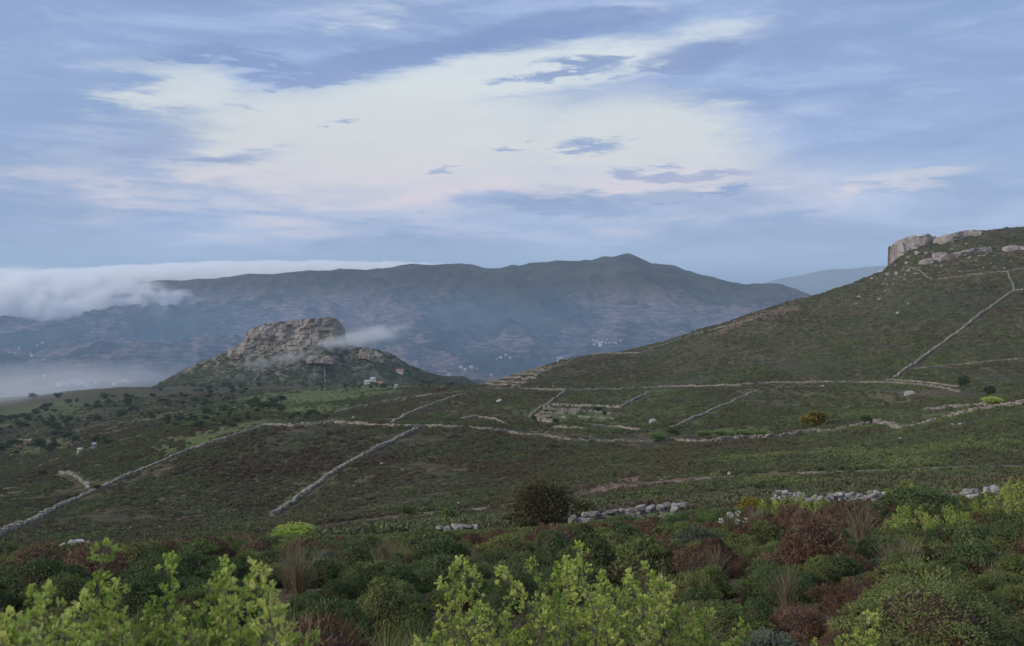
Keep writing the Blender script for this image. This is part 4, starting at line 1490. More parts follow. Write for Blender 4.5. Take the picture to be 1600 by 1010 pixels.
def scatter(name, pts, sc, rot, which, tint, sources):
    """one object: the sources instanced on the given points"""
    me = bpy.data.meshes.new(name)
    me.vertices.add(len(pts))
    me.vertices.foreach_set('co', np.asarray(pts, np.float32).ravel())
    for an, typ, val in (('sc', 'FLOAT_VECTOR', sc), ('rot', 'FLOAT_VECTOR', rot), ('which', 'INT', which), ('tint', 'FLOAT', tint)):
        a = me.attributes.new(an, typ, 'POINT')
        a.data.foreach_set('vector' if typ == 'FLOAT_VECTOR' else 'value', np.asarray(val, np.int32 if typ == 'INT' else np.float32).ravel())
    o = obj(name, me)
    g = bpy.data.node_groups.new(name, 'GeometryNodeTree')
    g.interface.new_socket('Geometry', in_out='INPUT', socket_type='NodeSocketGeometry')
    g.interface.new_socket('Geometry', in_out='OUTPUT', socket_type='NodeSocketGeometry')
    gi, go = g.nodes.new('NodeGroupInput'), g.nodes.new('NodeGroupOutput')
    join = g.nodes.new('GeometryNodeJoinGeometry')

    def named(an, typ):
        n = g.nodes.new('GeometryNodeInputNamedAttribute')
        n.data_type = typ
        n.inputs['Name'].default_value = an
        return n.outputs['Attribute']
    for k, so in enumerate(sources):
        oi = g.nodes.new('GeometryNodeObjectInfo')
        oi.inputs['Object'].default_value = so
        oi.inputs['As Instance'].default_value = True
        cmp = g.nodes.new('FunctionNodeCompare')
        cmp.data_type = 'INT'
        cmp.operation = 'EQUAL'
        ins = [s for s in cmp.inputs if s.type == 'INT']
        g.links.new(named('which', 'INT'), ins[0])
        ins[1].default_value = k
        iop = g.nodes.new('GeometryNodeInstanceOnPoints')
        g.links.new(gi.outputs[0], iop.inputs['Points'])
        g.links.new(cmp.outputs[0], iop.inputs['Selection'])
        g.links.new(oi.outputs['Geometry'], iop.inputs['Instance'])
        e2r = g.nodes.new('FunctionNodeEulerToRotation')
        g.links.new(named('rot', 'FLOAT_VECTOR'), e2r.inputs[0])
        g.links.new(e2r.outputs[0], iop.inputs['Rotation'])
        g.links.new(named('sc', 'FLOAT_VECTOR'), iop.inputs['Scale'])
        g.links.new(iop.outputs[0], join.inputs[0])
    g.links.new(join.outputs[0], go.inputs[0])
    md = o.modifiers.new('scatter', 'NODES')
    md.node_group = g
    return stuff(o)


TRK = np.array([(470, 828), (520, 821), (600, 811), (700, 801), (800, 790), (900, 774), (1000, 759), (1060, 752), (1130, 746), (1250, 741), (1400, 735), (1500, 731), (1620, 729)], float)
CL = [clump(500 + k, 'scrub') for k in range(5)]


def near_walls(X, Y):
    k = np.floor(X / 1.2).astype(int) * 100003 + np.floor(Y / 1.2).astype(int)
    return np.isin(k, WALL_CELLS)


WALL_CELLS = np.array(sorted({(int(math.floor(x / 1.2)) + a) * 100003 + int(math.floor(y / 1.2)) + b for x, y in WALL_XY for a in (-1, 0, 1) for b in (-1, 0)}))


def scrub_points(n, y0, y1, pw, s0, s1):
    Y = y0 * (y1 / y0) ** (rng.uniform(0, 1, n) ** pw)
    X = rng.uniform(-1, 1, n) * (0.62 * Y + 8.0)
    Z = land(X, Y)
    px, py = 800 + F * X / Y, HY - F * Z / Y
    md, so = land_attrs(np.stack([X, Y, Z], 1))
    trk = np.abs(py - np.interp(px, TRK[:, 0], TRK[:, 1])) < np.where(Y < 125, 420.0 / Y, 0)
    trk &= (px > 470)
    thin = fbm(X / 16, Y / 22, 91, 4)
    keep = (rng.uniform(0, 1, n) > md * 0.97) & (rng.uniform(0, 1, n) > so * 0.55) & ~trk & (thin * 1.7 + rng.uniform(-.45, .6, n) > -0.34) & ~near_walls(X, Y)
    X, Y, Z, px, py = X[keep], Y[keep], Z[keep], px[keep], py[keep]
    t = 0.42 + 0.50 * fbm(X / 45, Y / 60, 95, 3) + 0.50 * fbm(X / 8, Y / 10, 97, 3)
    t += np.where((px < 620) & (py > 665), -0.10, 0.0) + np.where((px > 1250) & (py > 640) & (py < 730), 0.16, 0)
    t += np.where((px > 820) & (py < 605) & (py > 545), 0.08, 0) + np.where((px < 520) & (py < 668), 0.12, 0)
    t += 0.1 * rng.normal(size=len(X))
    sz = rng.uniform(s0, s1, len(X)) * (0.55 + 0.45 * rng.uniform(0, 1, len(X)) ** 2 + 0.25) * (1 + 0.4 * fbm(X / 14, Y / 14, 99, 2))
    S = np.stack([sz, sz, sz * rng.uniform(.55, 1.0, len(X))], 1)
    R = np.stack([rng.normal(0, .12, len(X)), rng.normal(0, .12, len(X)), rng.uniform(0, 6.28, len(X))], 1)
    return np.stack([X, Y, Z - 0.03], 1), S, R, np.clip(t, 0, 1)


for nm, args in (('scrub', (46000, 44, 170, 0.75, 0.55, 1.15)), ('scrub', (85000, 165, 640, 0.85, 0.6, 1.5))):
    P, S, R, T = scrub_points(*args)
    scatter(nm, P, S, R, rng.integers(0, 5, len(P)), T, CL)
# scrub on the knoll
n = 5000
X, Y = rng.uniform(-400, -60, n), rng.uniform(KY - 150, KY + 10, n)
Z = knoll(X, Y)
ok = (Z > land(X, Y)) & (fbm(X / 20, Y / 20, 7, 3) > -0.15) & (Z < -75 + 12 * rng.normal(size=n))
X, Y, Z = X[ok], Y[ok], Z[ok]
s = rng.uniform(1.2, 3.2, len(X))
scatter('scrub', np.stack([X, Y, Z], 1), np.stack([s, s, s * .7], 1), np.stack([X * 0, X * 0, X], 1), rng.integers(0, 5, len(X)), np.clip(0.5 + .2 * rng.normal(size=len(X)), 0, 1), CL)

# ------------------------------------------------------------------ trees and bushes beyond the foreground
TREES = [tree_mesh(300 + k) for k in range(6)]


def tree_at(px, py, hpx, label, group=None, parts=None, wide=1.25, name='tree', cat='tree', y0=60, fn=None, y1=1400):
    p = hit(px, py, y0, y1, fn)
    h = hpx / F * p.y
    r = grow(name, parts or TREES[int(rng.integers(6))], p, rng.uniform(0, 6.28), (h * wide, h * wide, h), label, cat, group)
    return r


for (cx, cy, rx, ry, n, hp, lab, grp) in [
        (215, 642, 190, 26, 118, 9, 'dark green tree in the wooded bowl', 'trees in the wooded bowl'),
        (50, 668, 60, 18, 26, 11, 'dark tree below the fog at left', 'trees below the fog at the left edge'),
        (425, 637, 26, 10, 12, 15, 'dark round tree between the two green meadows', 'trees between the meadows'),
        (485, 652, 36, 6, 12, 9, 'small tree along the lower edge of the bright meadow', 'trees at the lower meadow edge'),
        (540, 606, 80, 4, 20, 7, 'small dark tree at the foot of the knoll', 'trees at the foot of the knoll'),
        (330, 610, 90, 10, 28, 8, 'dark tree on the flat left of the knoll', 'trees left of the knoll'),
        (40, 703, 50, 10, 14, 16, 'green tree just above the left slope by the terrace wall', 'trees above the left slope'),
        (130, 688, 50, 8, 14, 11, 'dark tree behind the two white sheds', 'trees behind the white sheds'),
        (690, 602, 40, 4, 8, 7, 'small tree in the saddle right of the knoll', 'trees in the saddle'),
        (310, 664, 60, 8, 16, 10, 'dark tree along the olive strip field', 'trees above the olive field')]:
    for _ in range(n):
        ux, uy = rng.uniform(-1, 1), max(-0.75, min(1.0, rng.normal() * .6))
        where = ('left' if ux < -.33 else ('middle' if ux < .33 else 'right')) + (' back' if uy < 0 else ' front')
        tree_at(cx + ux * rx, cy + uy * ry, hp * .8 * rng.uniform(.55, 1.25), (lab + ', ' + where) if n >= 16 else lab, grp, wide=rng.uniform(1.2, 2.0))

BUSH = {k: leafy_bush(700 + i, 1500, 0.10, 0.07, k, 8, 8, 0.85) for i, k in enumerate(('fresh', 'russet', 'yellow', 'lime', 'tree', 'olive'))}


def bush_at(px, py, wpx, hpx, kind, label, Y=None, y0=60, group=None, parts=None):
    p = at(px, Y) if Y else hit(px, py, y0)
    w, h = wpx / F * p.y, hpx / F * p.y
    return grow('bush', parts or BUSH[kind], p - Vector((0, 0, h * .03)), rng.uniform(0, 6.28), (w * 1.0, w * 1.0, h * 1.1), label, 'bush', group)


bush_at(636, 812, 28, 24, 'olive', 'round olive bush by the track, left of the greener round one')
bush_at(700, 814, 32, 22, 'fresh', 'round bright green bush by the track, right of the olive one')
bush_at(1278, 664, 56, 24, 'yellow', 'yellow-topped bush above the hollow wall on the right')
bush_at(1352, 662, 24, 16, 'fresh', 'green bush at the left end of the V-bend wall')
bush_at(1265, 666, 22, 10, 'lime', 'small bright bush at the foot of the yellow-topped one')
for px, w, lab in [(1098, 30, 'left of the bright green bushes behind the hollow wall'), (1125, 36, 'second from left of the bright green bushes behind the hollow wall'),
                   (1160, 30, 'third from left of the bright green bushes behind the hollow wall'), (1190, 34, 'right of the bright green bushes behind the hollow wall')]:
    bush_at(px, 683, w, 11, 'fresh', lab, group='bright bushes behind the hollow wall')
bush_at(1030, 690, 34, 14, 'fresh', 'mid green bush in front of the hollow wall near its middle')
bush_at(1052, 679, 26, 9, 'tree', 'dark flat bush right of the mid green one at the hollow wall')
bush_at(1556, 634, 46, 15, 'lime', 'bright green bush where the V-bend wall nears the right edge')
bush_at(1505, 606, 22, 20, 'tree', 'dark green bush at the right end of the foot wall')
bush_at(1545, 618, 24, 16, 'tree', 'dark bush between two broken walls near the right edge')
bush_at(150, 766, 20, 11, 'olive', 'green bush where the short curved wall meets the long wall')
bush_at(66, 744, 26, 11, 'russet', 'dark brownish bush beside the footpath on the left slope')
bush_at(315, 750, 12, 8, 'tree', 'single dark bush on the brown slope right of the long wall')
bush_at(834, 657, 8, 7, 'tree', 'tiny dark bush at the lower end of the left terrace-field wall')
bush_at(868, 662, 12, 8, 'tree', 'dark bush under the lowest terrace wall')
bush_at(935, 643, 14, 7, 'tree', 'dark bush in the middle of the terraced field')
bush_at(945, 649, 9, 7, 'tree', 'small dark bush lower in the terraced field')
bush_at(705, 660, 12, 6, 'tree', 'dark bush on the ridge wall near the diagonal wall')
bush_at(1225, 752, 60, 9, 'olive', 'low olive bush on the near verge of the dirt track')
RUS = leafy_bush(777, 9500, 0.04, 0.022, 'russet', 22, 22, 0.8, 0.5)
bush_at(850, 822, 126, 86, 'russet', 'large dark russet bush standing left of the near stone wall', Y=44, parts=RUS)
bush_at(795, 822, 36, 22, 'russet', 'small dark bush at the left side of the large russet bush', Y=46)
bush_at(908, 815, 46, 32, 'olive', 'olive bush tucked behind the right side of the large russet bush', Y=52)
YEL = leafy_bush(778, 4200, 0.05, 0.03, 'yellow', 12, 9, 0.7, 0.3)
bush_at(1172, 800, 70, 40, 'yellow', 'yellow-flowering gorse bush at the crest left of the white wall', Y=42, parts=YEL)
LIM = leafy_bush(779, 3600, 0.055, 0.032, 'lime', 12, 10, 0.7, 0.4)
LIM2 = leafy_bush(780, 3600, 0.06, 0.034, 'lime', 14, 10, 0.6, 0.45)
FRE = leafy_bush(781, 4200, 0.045, 0.026, 'fresh', 12, 10, 0.7, 0.35)

# ------------------------------------------------------------------ near dry stone walls, stone by stone
def slab_stone(seed):
    """a split slab: a block with broken corners"""
    r = np.random.default_rng(seed)
    n = int(r.integers(5, 8))
    an = np.sort((np.arange(n) + r.uniform(-.32, .32, n)) * 2 * math.pi / n)
    rad = r.uniform(.40, .60, n)
    ring = np.stack([np.cos(an) * rad * 1.05, np.sin(an) * rad * 0.9], 1)
    V = []
    for z, k in ((-0.5, .86), (-0.22, 1.0), (0.28, .98), (0.5, .80)):
        V += [(x * k + r.normal() * .03, y * k + r.normal() * .03, z + r.normal() * .05) for x, y in ring]
    Fc = [(j * n + i, j * n + (i + 1) % n, (j + 1) * n + (i + 1) % n, (j + 1) * n + i) for j in range(3) for i in range(n)]
    V.append((0, 0, 0.52 + r.normal() * .05))
    Fc += [(3 * n + i, 3 * n + (i + 1) % n, 4 * n, 4 * n) for i in range(n)]
    return np.array(V), np.array(Fc)


def mesh_poly(name, V, Fc, mat, vary):
    me = bpy.data.meshes.new(name)
    me.from_pydata([tuple(v) for v in V], [], [tuple(dict.fromkeys(int(i) for i in f)) for f in Fc])
    me.materials.append(mat)
    a = me.attributes.new('vary', 'FLOAT', 'POINT')
    a.data.foreach_set('value', np.full(len(V), vary, np.float32))
    return me


ST = []
for k in range(6):
    V2, F2 = slab_stone(900 + k)
    ST.append([mesh_poly('stone', V2, F2, M[mm], rng.uniform(.1, .8)) for mm in ('slab', 'pale')])


def near_wall(pix, Y, label, height, sl=0.34, mat=0, courses=4, flat=0.42):
    a = np.array(pix, float)
    p0 = at(float(a[len(a) // 2, 0]), Y)
    root = empty('stone_wall', p0)
    px = np.linspace(a[0, 0], a[-1, 0], 60)
    x = (px - 800) / F * Y
    top = (HY - np.interp(px, a[:, 0], a[:, 1])) / F * Y
    L = x[-1] - x[0]
    for c in range(courses):
        s = rng.uniform(-.2, 0)
        while s < L:
            ln = sl * rng.uniform(.6, 1.5)
            xx = x[0] + s + ln / 2
            s += ln * 0.92
            if (xx > x[-1] and L > 1) or (c == courses - 1 and courses > 1 and rng.uniform() < .25):
                continue
            zt = float(np.interp(xx, x, top))
            ch = height / courses
            z = zt - height + ch * (c + 0.5) + rng.normal() * .02
            o = obj('stone', ST[int(rng.integers(6))][mat], root, Vector((xx, Y + rng.normal() * .07, z)) - p0)
            o.scale = (ln * 1.12, sl * 1.2, ch * rng.uniform(0.85, 1.3))
            o.rotation_euler = (rng.normal() * .2, rng.normal() * .22, rng.normal() * .3)
    return tag(root, label, 'stone wall', 'near stone walls at the foreground edge')


near_wall([(896, 806), (920, 802), (950, 798), (975, 797), (1000, 792), (1040, 788), (1068, 786)], 38, 'rough grey stone wall of tilted slabs right of the russet bush', 0.62, 0.38, 0, 4)
near_wall([(1212, 767), (1235, 766), (1262, 774), (1300, 770), (1350, 770), (1382, 764)], 44, 'long heap of white stones at the crest on the right', 0.46, 0.25, 1, 3)
near_wall([(1492, 766), (1530, 763), (1556, 760), (1566, 758)], 43, 'short pale wall at the crest right of the dark dome shrub', 0.45, 0.45, 1, 2)
near_wall([(103, 850), (120, 849), (135, 850)], 30, 'low white stones at the crest on the far left', 0.3, 0.35, 1, 1)
near_wall([(684, 824), (700, 823), (722, 821), (746, 822)], 43, 'low pale stones at the crest left of the russet bush', 0.16, 0.3, 1, 1)

# white marker stones on the slope beyond the left crest
for px, py, lab in [(204, 830, 'left of two small white marker stones beyond the left crest'), (250, 829, 'right of two small white marker stones beyond the left crest')]:
    p = hit(px, py, 60)
    o = obj('marker_stone', BOULD[2], loc=p + Vector((0, 0, .25)))
    o.scale = (.35, .35, .75)
    tag(o, lab, 'stone', 'white marker stones')

# ------------------------------------------------------------------ foreground heath
KINDS = {
    'green': [cushion(11, 7, 5200), cushion(12, 8, 5200), cushion(13, 6, 5200)],
    'deep': [cushion(21, 7, 5200, fol='deep'), cushion(22, 8, 5200, fol='deep')],
    'olive': [cushion(31, 7, 5200, fol='olive'), cushion(32, 6, 5200, fol='olive')],
    'brown': [cushion(41, 6, 3600, 0.11, 0.011, fol='brown', cover=-0.5), cushion(42, 7, 3600, 0.11, 0.011, fol='brown', cover=-0.4)],
    'teal': [cushion(51, 8, 3600, 0.12, 0.02, fol='teal', cover=-0.3)],
}
NEAR = {
    'green': [cushion(61, 8, 13000, 0.055, 0.011), cushion(62, 9, 13000, 0.055, 0.011)],
    'deep': [cushion(63, 6, 15000, 0.050, 0.010, fol='deep', cover=0.0), cushion(64, 9, 13000, 0.055, 0.011, fol='deep')],
    'olive': [cushion(65, 8, 12000, 0.055, 0.011, fol='olive')],
    'brown': [cushion(66, 7, 8000, 0.085, 0.0065, fol='brown', cover=-0.5)],
    'teal': [cushion(67, 9, 8000, 0.10, 0.013, fol='teal', cover=-0.3)],
}
DESC = {'green': 'mid green cushion shrub', 'deep': 'dark green cushion shrub', 'olive': 'olive green cushion shrub', 'brown': 'dry brown heath shrub',
        'teal': 'grey-green feathery shrub'}
PLACED = []      # x, y, radius
CREST = np.array([(-200, 846), (0, 846), (200, 846), (350, 838), (450, 838), (600, 836), (700, 830), (800, 826), (850, 823), (896, 817), (930, 815), (968, 806), (1000, 808), (1068, 800), (1100, 796),
                  (1200, 792), (1215, 784), (1380, 780), (1400, 758), (1440, 754), (1490, 760), (1510, 772), (1570, 768), (1600, 765), (1900, 760)], float)


def crest_height(x, y):
    """how tall a plant can grow here before it would stand above the skyline of the heath"""
    px = 800 + F * x / y
    lim = float(np.interp(px, CREST[:, 0], CREST[:, 1]))
    return (HY - lim) / F * y - float(land(x, y)[0])





def shrub(px, Y, wpx, kind, label, hr=0.55, group=None, near=None, var=None):
    p = at(px, Y)
    w = wpx / F * Y
    src = NEAR if (near if near is not None else Y < 11) else KINDS
    ms = src[kind]
    me = ms[(var if var is not None else int(rng.integers(len(ms)))) % len(ms)]
    hr = min(hr, max(0.12, crest_height(p.x, p.y) / w))
    PLACED.append((p.x, p.y, w * 0.42))
    s = w / 0.98
    return grow('heath_shrub', (('foliage', me[0]), ('twigs', me[1])), p, rng.uniform(0, 6.28), (s, s, s * hr / 0.5), label, 'shrub', group)


shrub(520, 7.2, 172, 'deep', 'rounded dark green dome shrub at the bottom left of centre', 0.66, var=0)
NEAR['mat'] = [cushion(69, 16, 24000, 0.045, 0.0065, 0.7, cover=0.0, ragged=2.2, holes=-0.9)]
KINDS_NEAR_ONLY = 'mat'
shrub(1452, 6.6, 300, 'mat', 'broad green mat shrub filling the bottom right corner area', 0.42)
shrub(1205, 5.3, 170, 'teal', 'grey-green feathery shrub at the bottom, right of the lime shrub', 0.45)
shrub(1275, 13.5, 125, 'brown', 'reddish-brown dead heath shrub right of centre', 0.6)
shrub(1440, 27, 185, 'deep', 'big dark dome shrub with brown underside at the right crest', 0.36, var=1)
shrub(655, 19, 165, 'green', 'wide lumpy green mat shrub below the round bushes in the middle', 0.38)
shrub(1005, 11.8, 130, 'green', 'plump green cushion shrub behind the lime shrub, right of its centre', 0.6)
shrub(470, 17, 150, 'green', 'low green mat shrub behind the dry grass tuft', 0.42)
shrub(225, 9.0, 190, 'deep', 'dark green cushion shrub behind the left lime shoots', 0.45)
shrub(60, 10, 190, 'deep', 'dark green spreading shrub at the left picture edge', 0.40)
shrub(570, 11, 90, 'green', 'small green cushion above the dark dome shrub', 0.5)
shrub(860, 19, 120, 'brown', 'dark brown heath patch behind the tallest lime shoot', 0.5)
shrub(975, 30, 110, 'deep', 'green cushion with rusty underside below the near stone wall', 0.5)
shrub(1330, 22, 150, 'brown', 'brown heath clump below the long heap of white stones', 0.42)
bush_at(1045, 0, 130, 24, 'fresh', 'pale green leafy bush at the foot of the near stone wall', Y=33, parts=FRE)
bush_at(455, 0, 105, 38, 'lime', 'bright lime bush at the foot of the straight climbing wall', Y=37, parts=LIM)
bush_at(1310, 0, 70, 20, 'lime', 'smaller lime bush right of the one below the white stones', Y=32, parts=LIM)
bush_at(1130, 0, 70, 26, 'fresh', 'small leafy green bush left of the white flowers', Y=30, parts=FRE)
for (x_, y_) in [(1045, 33), (455, 37), (1245, 31), (1310, 32), (1420, 20.5), (1490, 21), (1575, 23)]:
    PLACED.append(((x_ - 800) / F * y_, y_, 0.5))

GRASS = [(468, 10.5, 74, 'tall tan dry grass tuft left of the dark dome shrub'), (452, 11.2, 50, 'shorter dry grass tuft touching the tall tan one'),
                       (1395, 11.5, 62, 'dry straw grass tuft above the broad mat on the right'), (1420, 12.3, 48, 'second straw grass tuft beside the one above the right mat'),
                       (1345, 17.5, 66, 'thin tall dry stalks below the lime bushes on the right'), (1180, 24, 34, 'dry pale grass among the white flowers'),
                       (1140, 24.5, 34, 'dry grass left of the white flowers'), (80, 22, 30, 'pale dry grass at the crest on the left'), (1120, 12, 46, 'faded grass tuft behind the grey-green feathery shrub'),
                       (600, 16, 30, 'thin dry grass between green mats in the middle'), (1230, 9, 60, 'sparse grey grass left of the broad right-hand mat')]
for (px_, y_, hp_, _l) in GRASS:
    for dy_ in (0.0, -0.5, -1.0):
        PLACED.append(((px_ - 800) / F * y_, y_ + dy_, 0.30))

for (px_, y_, r_) in [(1172, 41, 1.0), (1172, 39, 1.0), (1172, 37, .8), (1150, 24.6, .7), (1150, 23, .7), (1178, 24, .7), (1178, 22.5, .7), (1165, 21, .6), (520, 6.4, .5), (520, 5.7, .45), (1452, 5.6, .6), (1005, 10.9, .45), (1275, 12.4, .5), (655, 17.5, .8), (655, 16, .6)]:
    PLACED.append(((px_ - 800) / F * y_, y_, r_))

cand = []
n = 40000
Ys = 3.6 * (47 / 3.6) ** (rng.uniform(0, 1, n) ** 0.62)
Xs = rng.uniform(-1, 1, n) * (0.62 * Ys + 6.0)
typ = fbm(Xs / 3.5, Ys / 3.5, 201, 3)
typ2 = fbm(Xs / 2.2, Ys / 2.2, 207, 3)
cell = {}


def free(x, y, r):
    k0, k1 = int(x // 1.5), int(y // 1.5)
    for a in range(k0 - 2, k0 + 3):
        for b in range(k1 - 2, k1 + 3):
            for (u, v, q) in cell.get((a, b), ()):
                if (u - x) ** 2 + (v - y) ** 2 < (0.98 * (r + q)) ** 2:
                    return False
    return True


for (x, y, r) in PLACED:
    cell.setdefault((int(x // 1.5), int(y // 1.5)), []).append((x, y, min(r, 1.2)))
for i in range(n):
    x, y = Xs[i], Ys[i]
    w = rng.uniform(0.45, 1.15) * (1.0 if y > 8 else 0.75) * (1 + 0.006 * y)
    if not free(x, y, w * 0.42):
        continue
    cell.setdefault((int(x // 1.5), int(y // 1.5)), []).append((x, y, w * 0.42))
    a, b = typ[i] + 0.22 * rng.normal(), typ2[i]
    kind = 'brown' if b > 0.24 else ('olive' if a > 0.24 else ('deep' if a < -0.12 else 'green'))
    if rng.uniform() < 0.03 and Ys[i] > 12:
        kind = 'teal'
    cand.append((y, x, w, kind))
cand.sort()
ZON = [(0, 7.5, 'nearest the camera'), (7.5, 11, 'just behind the lime shrubs'), (11, 18, 'halfway up the foreground'), (18, 99, 'near the foreground crest')]
count = 0
rest = []
for (y, x, w, kind) in cand:
    room = crest_height(x, y)
    if room < 0.10:
        continue
    px = 800 + F * x / y
    zone = next(z for a, b, z in ZON if a <= y < b)
    side = 'far left' if px < 320 else ('left of centre' if px < 640 else ('in the centre' if px < 960 else ('right of centre' if px < 1280 else 'far right')))
    if y > 5.0 and count < 285 and -80 < px < 1680:
        count += 1
        size = 'small' if w < 0.72 else ('medium' if w < 0.95 else 'large')
        shrub(px, y, w * F / y, kind, f'{size} {DESC[kind]} {zone}, {side}', min(rng.uniform(.36, .64), room / w * 0.95), f'{kind} heath shrubs, {zone}, {side}')
    else:
        rest.append((y, x, w, kind, room))
src, names = [], []
for kd, ms in KINDS.items():
    for me in ms:
        mbj = bpy.data.objects.new('heath', me[0])
        mbt = bpy.data.objects.new('heath', me[1])
        src.append((kd, mbj, mbt))
flat_src = [s for t3 in src for s in (t3[1], t3[2])]
P, S, R, Wh = [], [], [], []
for (y, x, w, kind, room) in rest:
    opts = [i for i, t3 in enumerate(src) if t3[0] == kind]
    i = opts[int(rng.integers(len(opts)))]
    z = float(land(x, y)[0])
    rot = (0, 0, rng.uniform(0, 6.28))
    h = min(w * rng.uniform(.75, 1.2), room / 0.5)
    for j in (0, 1):
        P.append((x, y, z)); S.append((w, w, h)); R.append(rot); Wh.append(i * 2 + j)
if P:
    scatter('heath', P, S, R, Wh, np.full(len(P), .5), flat_src)
print('shrubs', count, 'rest', len(rest))

# ------------------------------------------------------------------ grass, stalks and flowers
GR = [grass_mesh(820 + k) for k in range(3)]
for px, Y, hp, lab in GRASS:
    p = at(px, Y)
    h = hp / F * Y
    grow('grass_tuft', (('blades', GR[int(rng.integers(3))]),), p + Vector((0, 0, 0.05)), rng.uniform(0, 6.28), (h / 0.6 * .9, h / 0.6 * .9, h / 0.6 * 1.15), lab, 'grass tuft', 'dry grass tufts in the heath')
# loose grass between the shrubs
n = 5200
Yg = 4.5 * (46 / 4.5) ** (rng.uniform(0, 1, n) ** .7)
Xg = rng.uniform(-1, 1, n) * (.60 * Yg + 4.0)
kp = fbm(Xg / 3, Yg / 3, 303, 3) > 0.02
Xg, Yg = Xg[kp], Yg[kp]
sg = rng.uniform(.35, .8, len(Xg))
gso_ = [bpy.data.objects.new('grass', grass_mesh(840 + k, 46, 0.5, 0.2, 'straw' if k < 2 else 'olive', 0.005)) for k in range(4)]
scatter('grass', np.stack([Xg, Yg, land(Xg, Yg)], 1), np.stack([sg, sg, sg], 1), np.stack([Xg * 0, Xg * 0, Xg * 5], 1), rng.integers(0, 4, len(Xg)), sg, gso_)


def flower_plant(px, py, Y, spots, label, size=0.075):
    base = at(px, Y)
    r = empty('flowering_plant', base)
    r0 = np.random.default_rng(5)
    mb = MB()
    tips = []
    for (fx, fy) in spots:
        tp = Vector(((fx - 800) / F * Y, Y + r0.normal() * .3, (HY - fy) / F * Y))
        e = tp - base
        V, Fc = tube_v([(e.x * .6, e.y * .6, -0.05), (e.x * .9, e.y * .9, e.z * .6), tuple(e)], (0.008, 0.006, 0.004), 4)
        mb.add(V, Fc, .5)
        tips.append(e)
    obj('stems', mb.mesh('stems', M['olive']), r)
    for e in tips:
        mb = MB()
        m_ = 26
        u = unit(r0, m_)
        quads_leaf(u * size * .35, u + .4 * unit(r0, m_), unit(r0, m_), np.full(m_, size * .6), np.full(m_, size * .42), r0.uniform(0, 1, m_), mb)
        obj('flower_head', mb.mesh('flower_head', M['petal']), r, e)
    return tag(r, label, 'flowers')


flower_plant(1150, 812, 25, [(1139, 802), (1146, 809), (1152, 801), (1142, 806), (1131, 819)], 'white flowering plant, left and fuller of two at the crest', 0.10)
flower_plant(1175, 822, 24.5, [(1166, 822), (1171, 828), (1187, 818), (1166, 815)], 'white flowering plant, right and sparser of two at the crest', 0.09)

# ------------------------------------------------------------------ lime-leaved shrubs close to the camera
SH = [shoot_mesh(400 + k, 0.40 if k < 5 else 0.40) for k in range(10)]


def lime_shrub(tips, label, scale=1.0, lean=0.16, root=None, sway=0.0):
    P3 = [Vector(((px - 800) / F * Y, Y, (HY - py) / F * Y)) for px, py, Y in tips]
    cx, cy = sum(p.x for p in P3) / len(P3), sum(p.y for p in P3) / len(P3)
    base = Vector((cx, cy, float(land(cx, cy)[0])))
    r = empty('leafy_shrub', base)
    mb = MB()
    for tp in P3:
        d = Vector((rng.normal() * lean + (tp.x - cx) * 0.35, rng.normal() * lean, 1.0)).normalized()
        s = scale * rng.uniform(.8, 1.15)
        b = tp - d * 0.40 * s
        bm, lm = SH[int(rng.integers(10))]
        o = obj('branch', bm, r, b - base)
        q = d.to_track_quat('Z', 'Y') @ Matrix.Rotation(rng.uniform(0, 6.28), 3, 'Z').to_quaternion()
        o.rotation_euler = q.to_euler()
        o.scale = (s, s, s)
        stuff(obj('leaves', lm, o))
        e = b - base
        V, Fc = tube_v([(e.x * .15 + rng.normal() * .03, e.y * .15 + rng.normal() * .03, -0.08), (e.x * .75, e.y * .75, e.z * .55), tuple(e)], (0.013, 0.009, 0.0048), 5)
        mb.add(V, Fc, .4)
    obj('stems', mb.mesh('stems', M['bark']), r)
    return tag(r, label, 'shrub', None)


LT = [(172, 856), (188, 908), (40, 922), (62, 916), (12, 942), (300, 880), (318, 908), (362, 870), (342, 893), (380, 903), (398, 888), (412, 905), (433, 925), (150, 926),
      (138, 952), (206, 950), (232, 966), (90, 966), (30, 976), (110, 990), (256, 985), (290, 962), (322, 960), (352, 952), (388, 958), (440, 955), (466, 985), (482, 988),
      (420, 985), (62, 998), (172, 986), (8, 998), (214, 998), (302, 998), (345, 990), (0, 960), (120, 960), (370, 1000), (262, 1010), (130, 1010), (40, 1020), (180, 1030), (330, 1030), (420, 1030), (90, 1030)]
lime_shrub([(x, y, 2.35 + 0.0008 * (x - 200) + 0.12 * rng.normal()) for x, y in LT], 'lime green leafy shrub close to the camera in the bottom left corner', 0.78)
CT = [(716, 864), (704, 886), (734, 892), (690, 908), (806, 880), (795, 906), (838, 872), (852, 895), (897, 850), (884, 880), (910, 876), (926, 872), (942, 902), (874, 902),
      (962, 906), (976, 898), (1001, 896), (1025, 882), (1014, 906), (1046, 918), (1062, 936), (1096, 953), (1112, 950), (1160, 976), (1140, 990), (1072, 962), (760, 952),
      (720, 950), (690, 962), (664, 986), (782, 962), (820, 942), (852, 940), (902, 930), (950, 936), (990, 952), (1030, 962), (872, 968), (922, 970), (802, 985), (740, 990),
      (970, 986), (1040, 990), (1092, 996), (650, 1002), (1010, 924), (870, 930), (930, 915), (960, 960), (830, 985), (900, 1000), (1000, 1005), (770, 1010), (700, 1010), (1180, 1002), (850, 1015), (940, 1020)]
lime_shrub([(x, y, 4.4 + 0.22 * rng.normal()) for x, y in CT], 'lime green leafy shrub at the bottom centre, its shoots rising over the heath', 1.0)
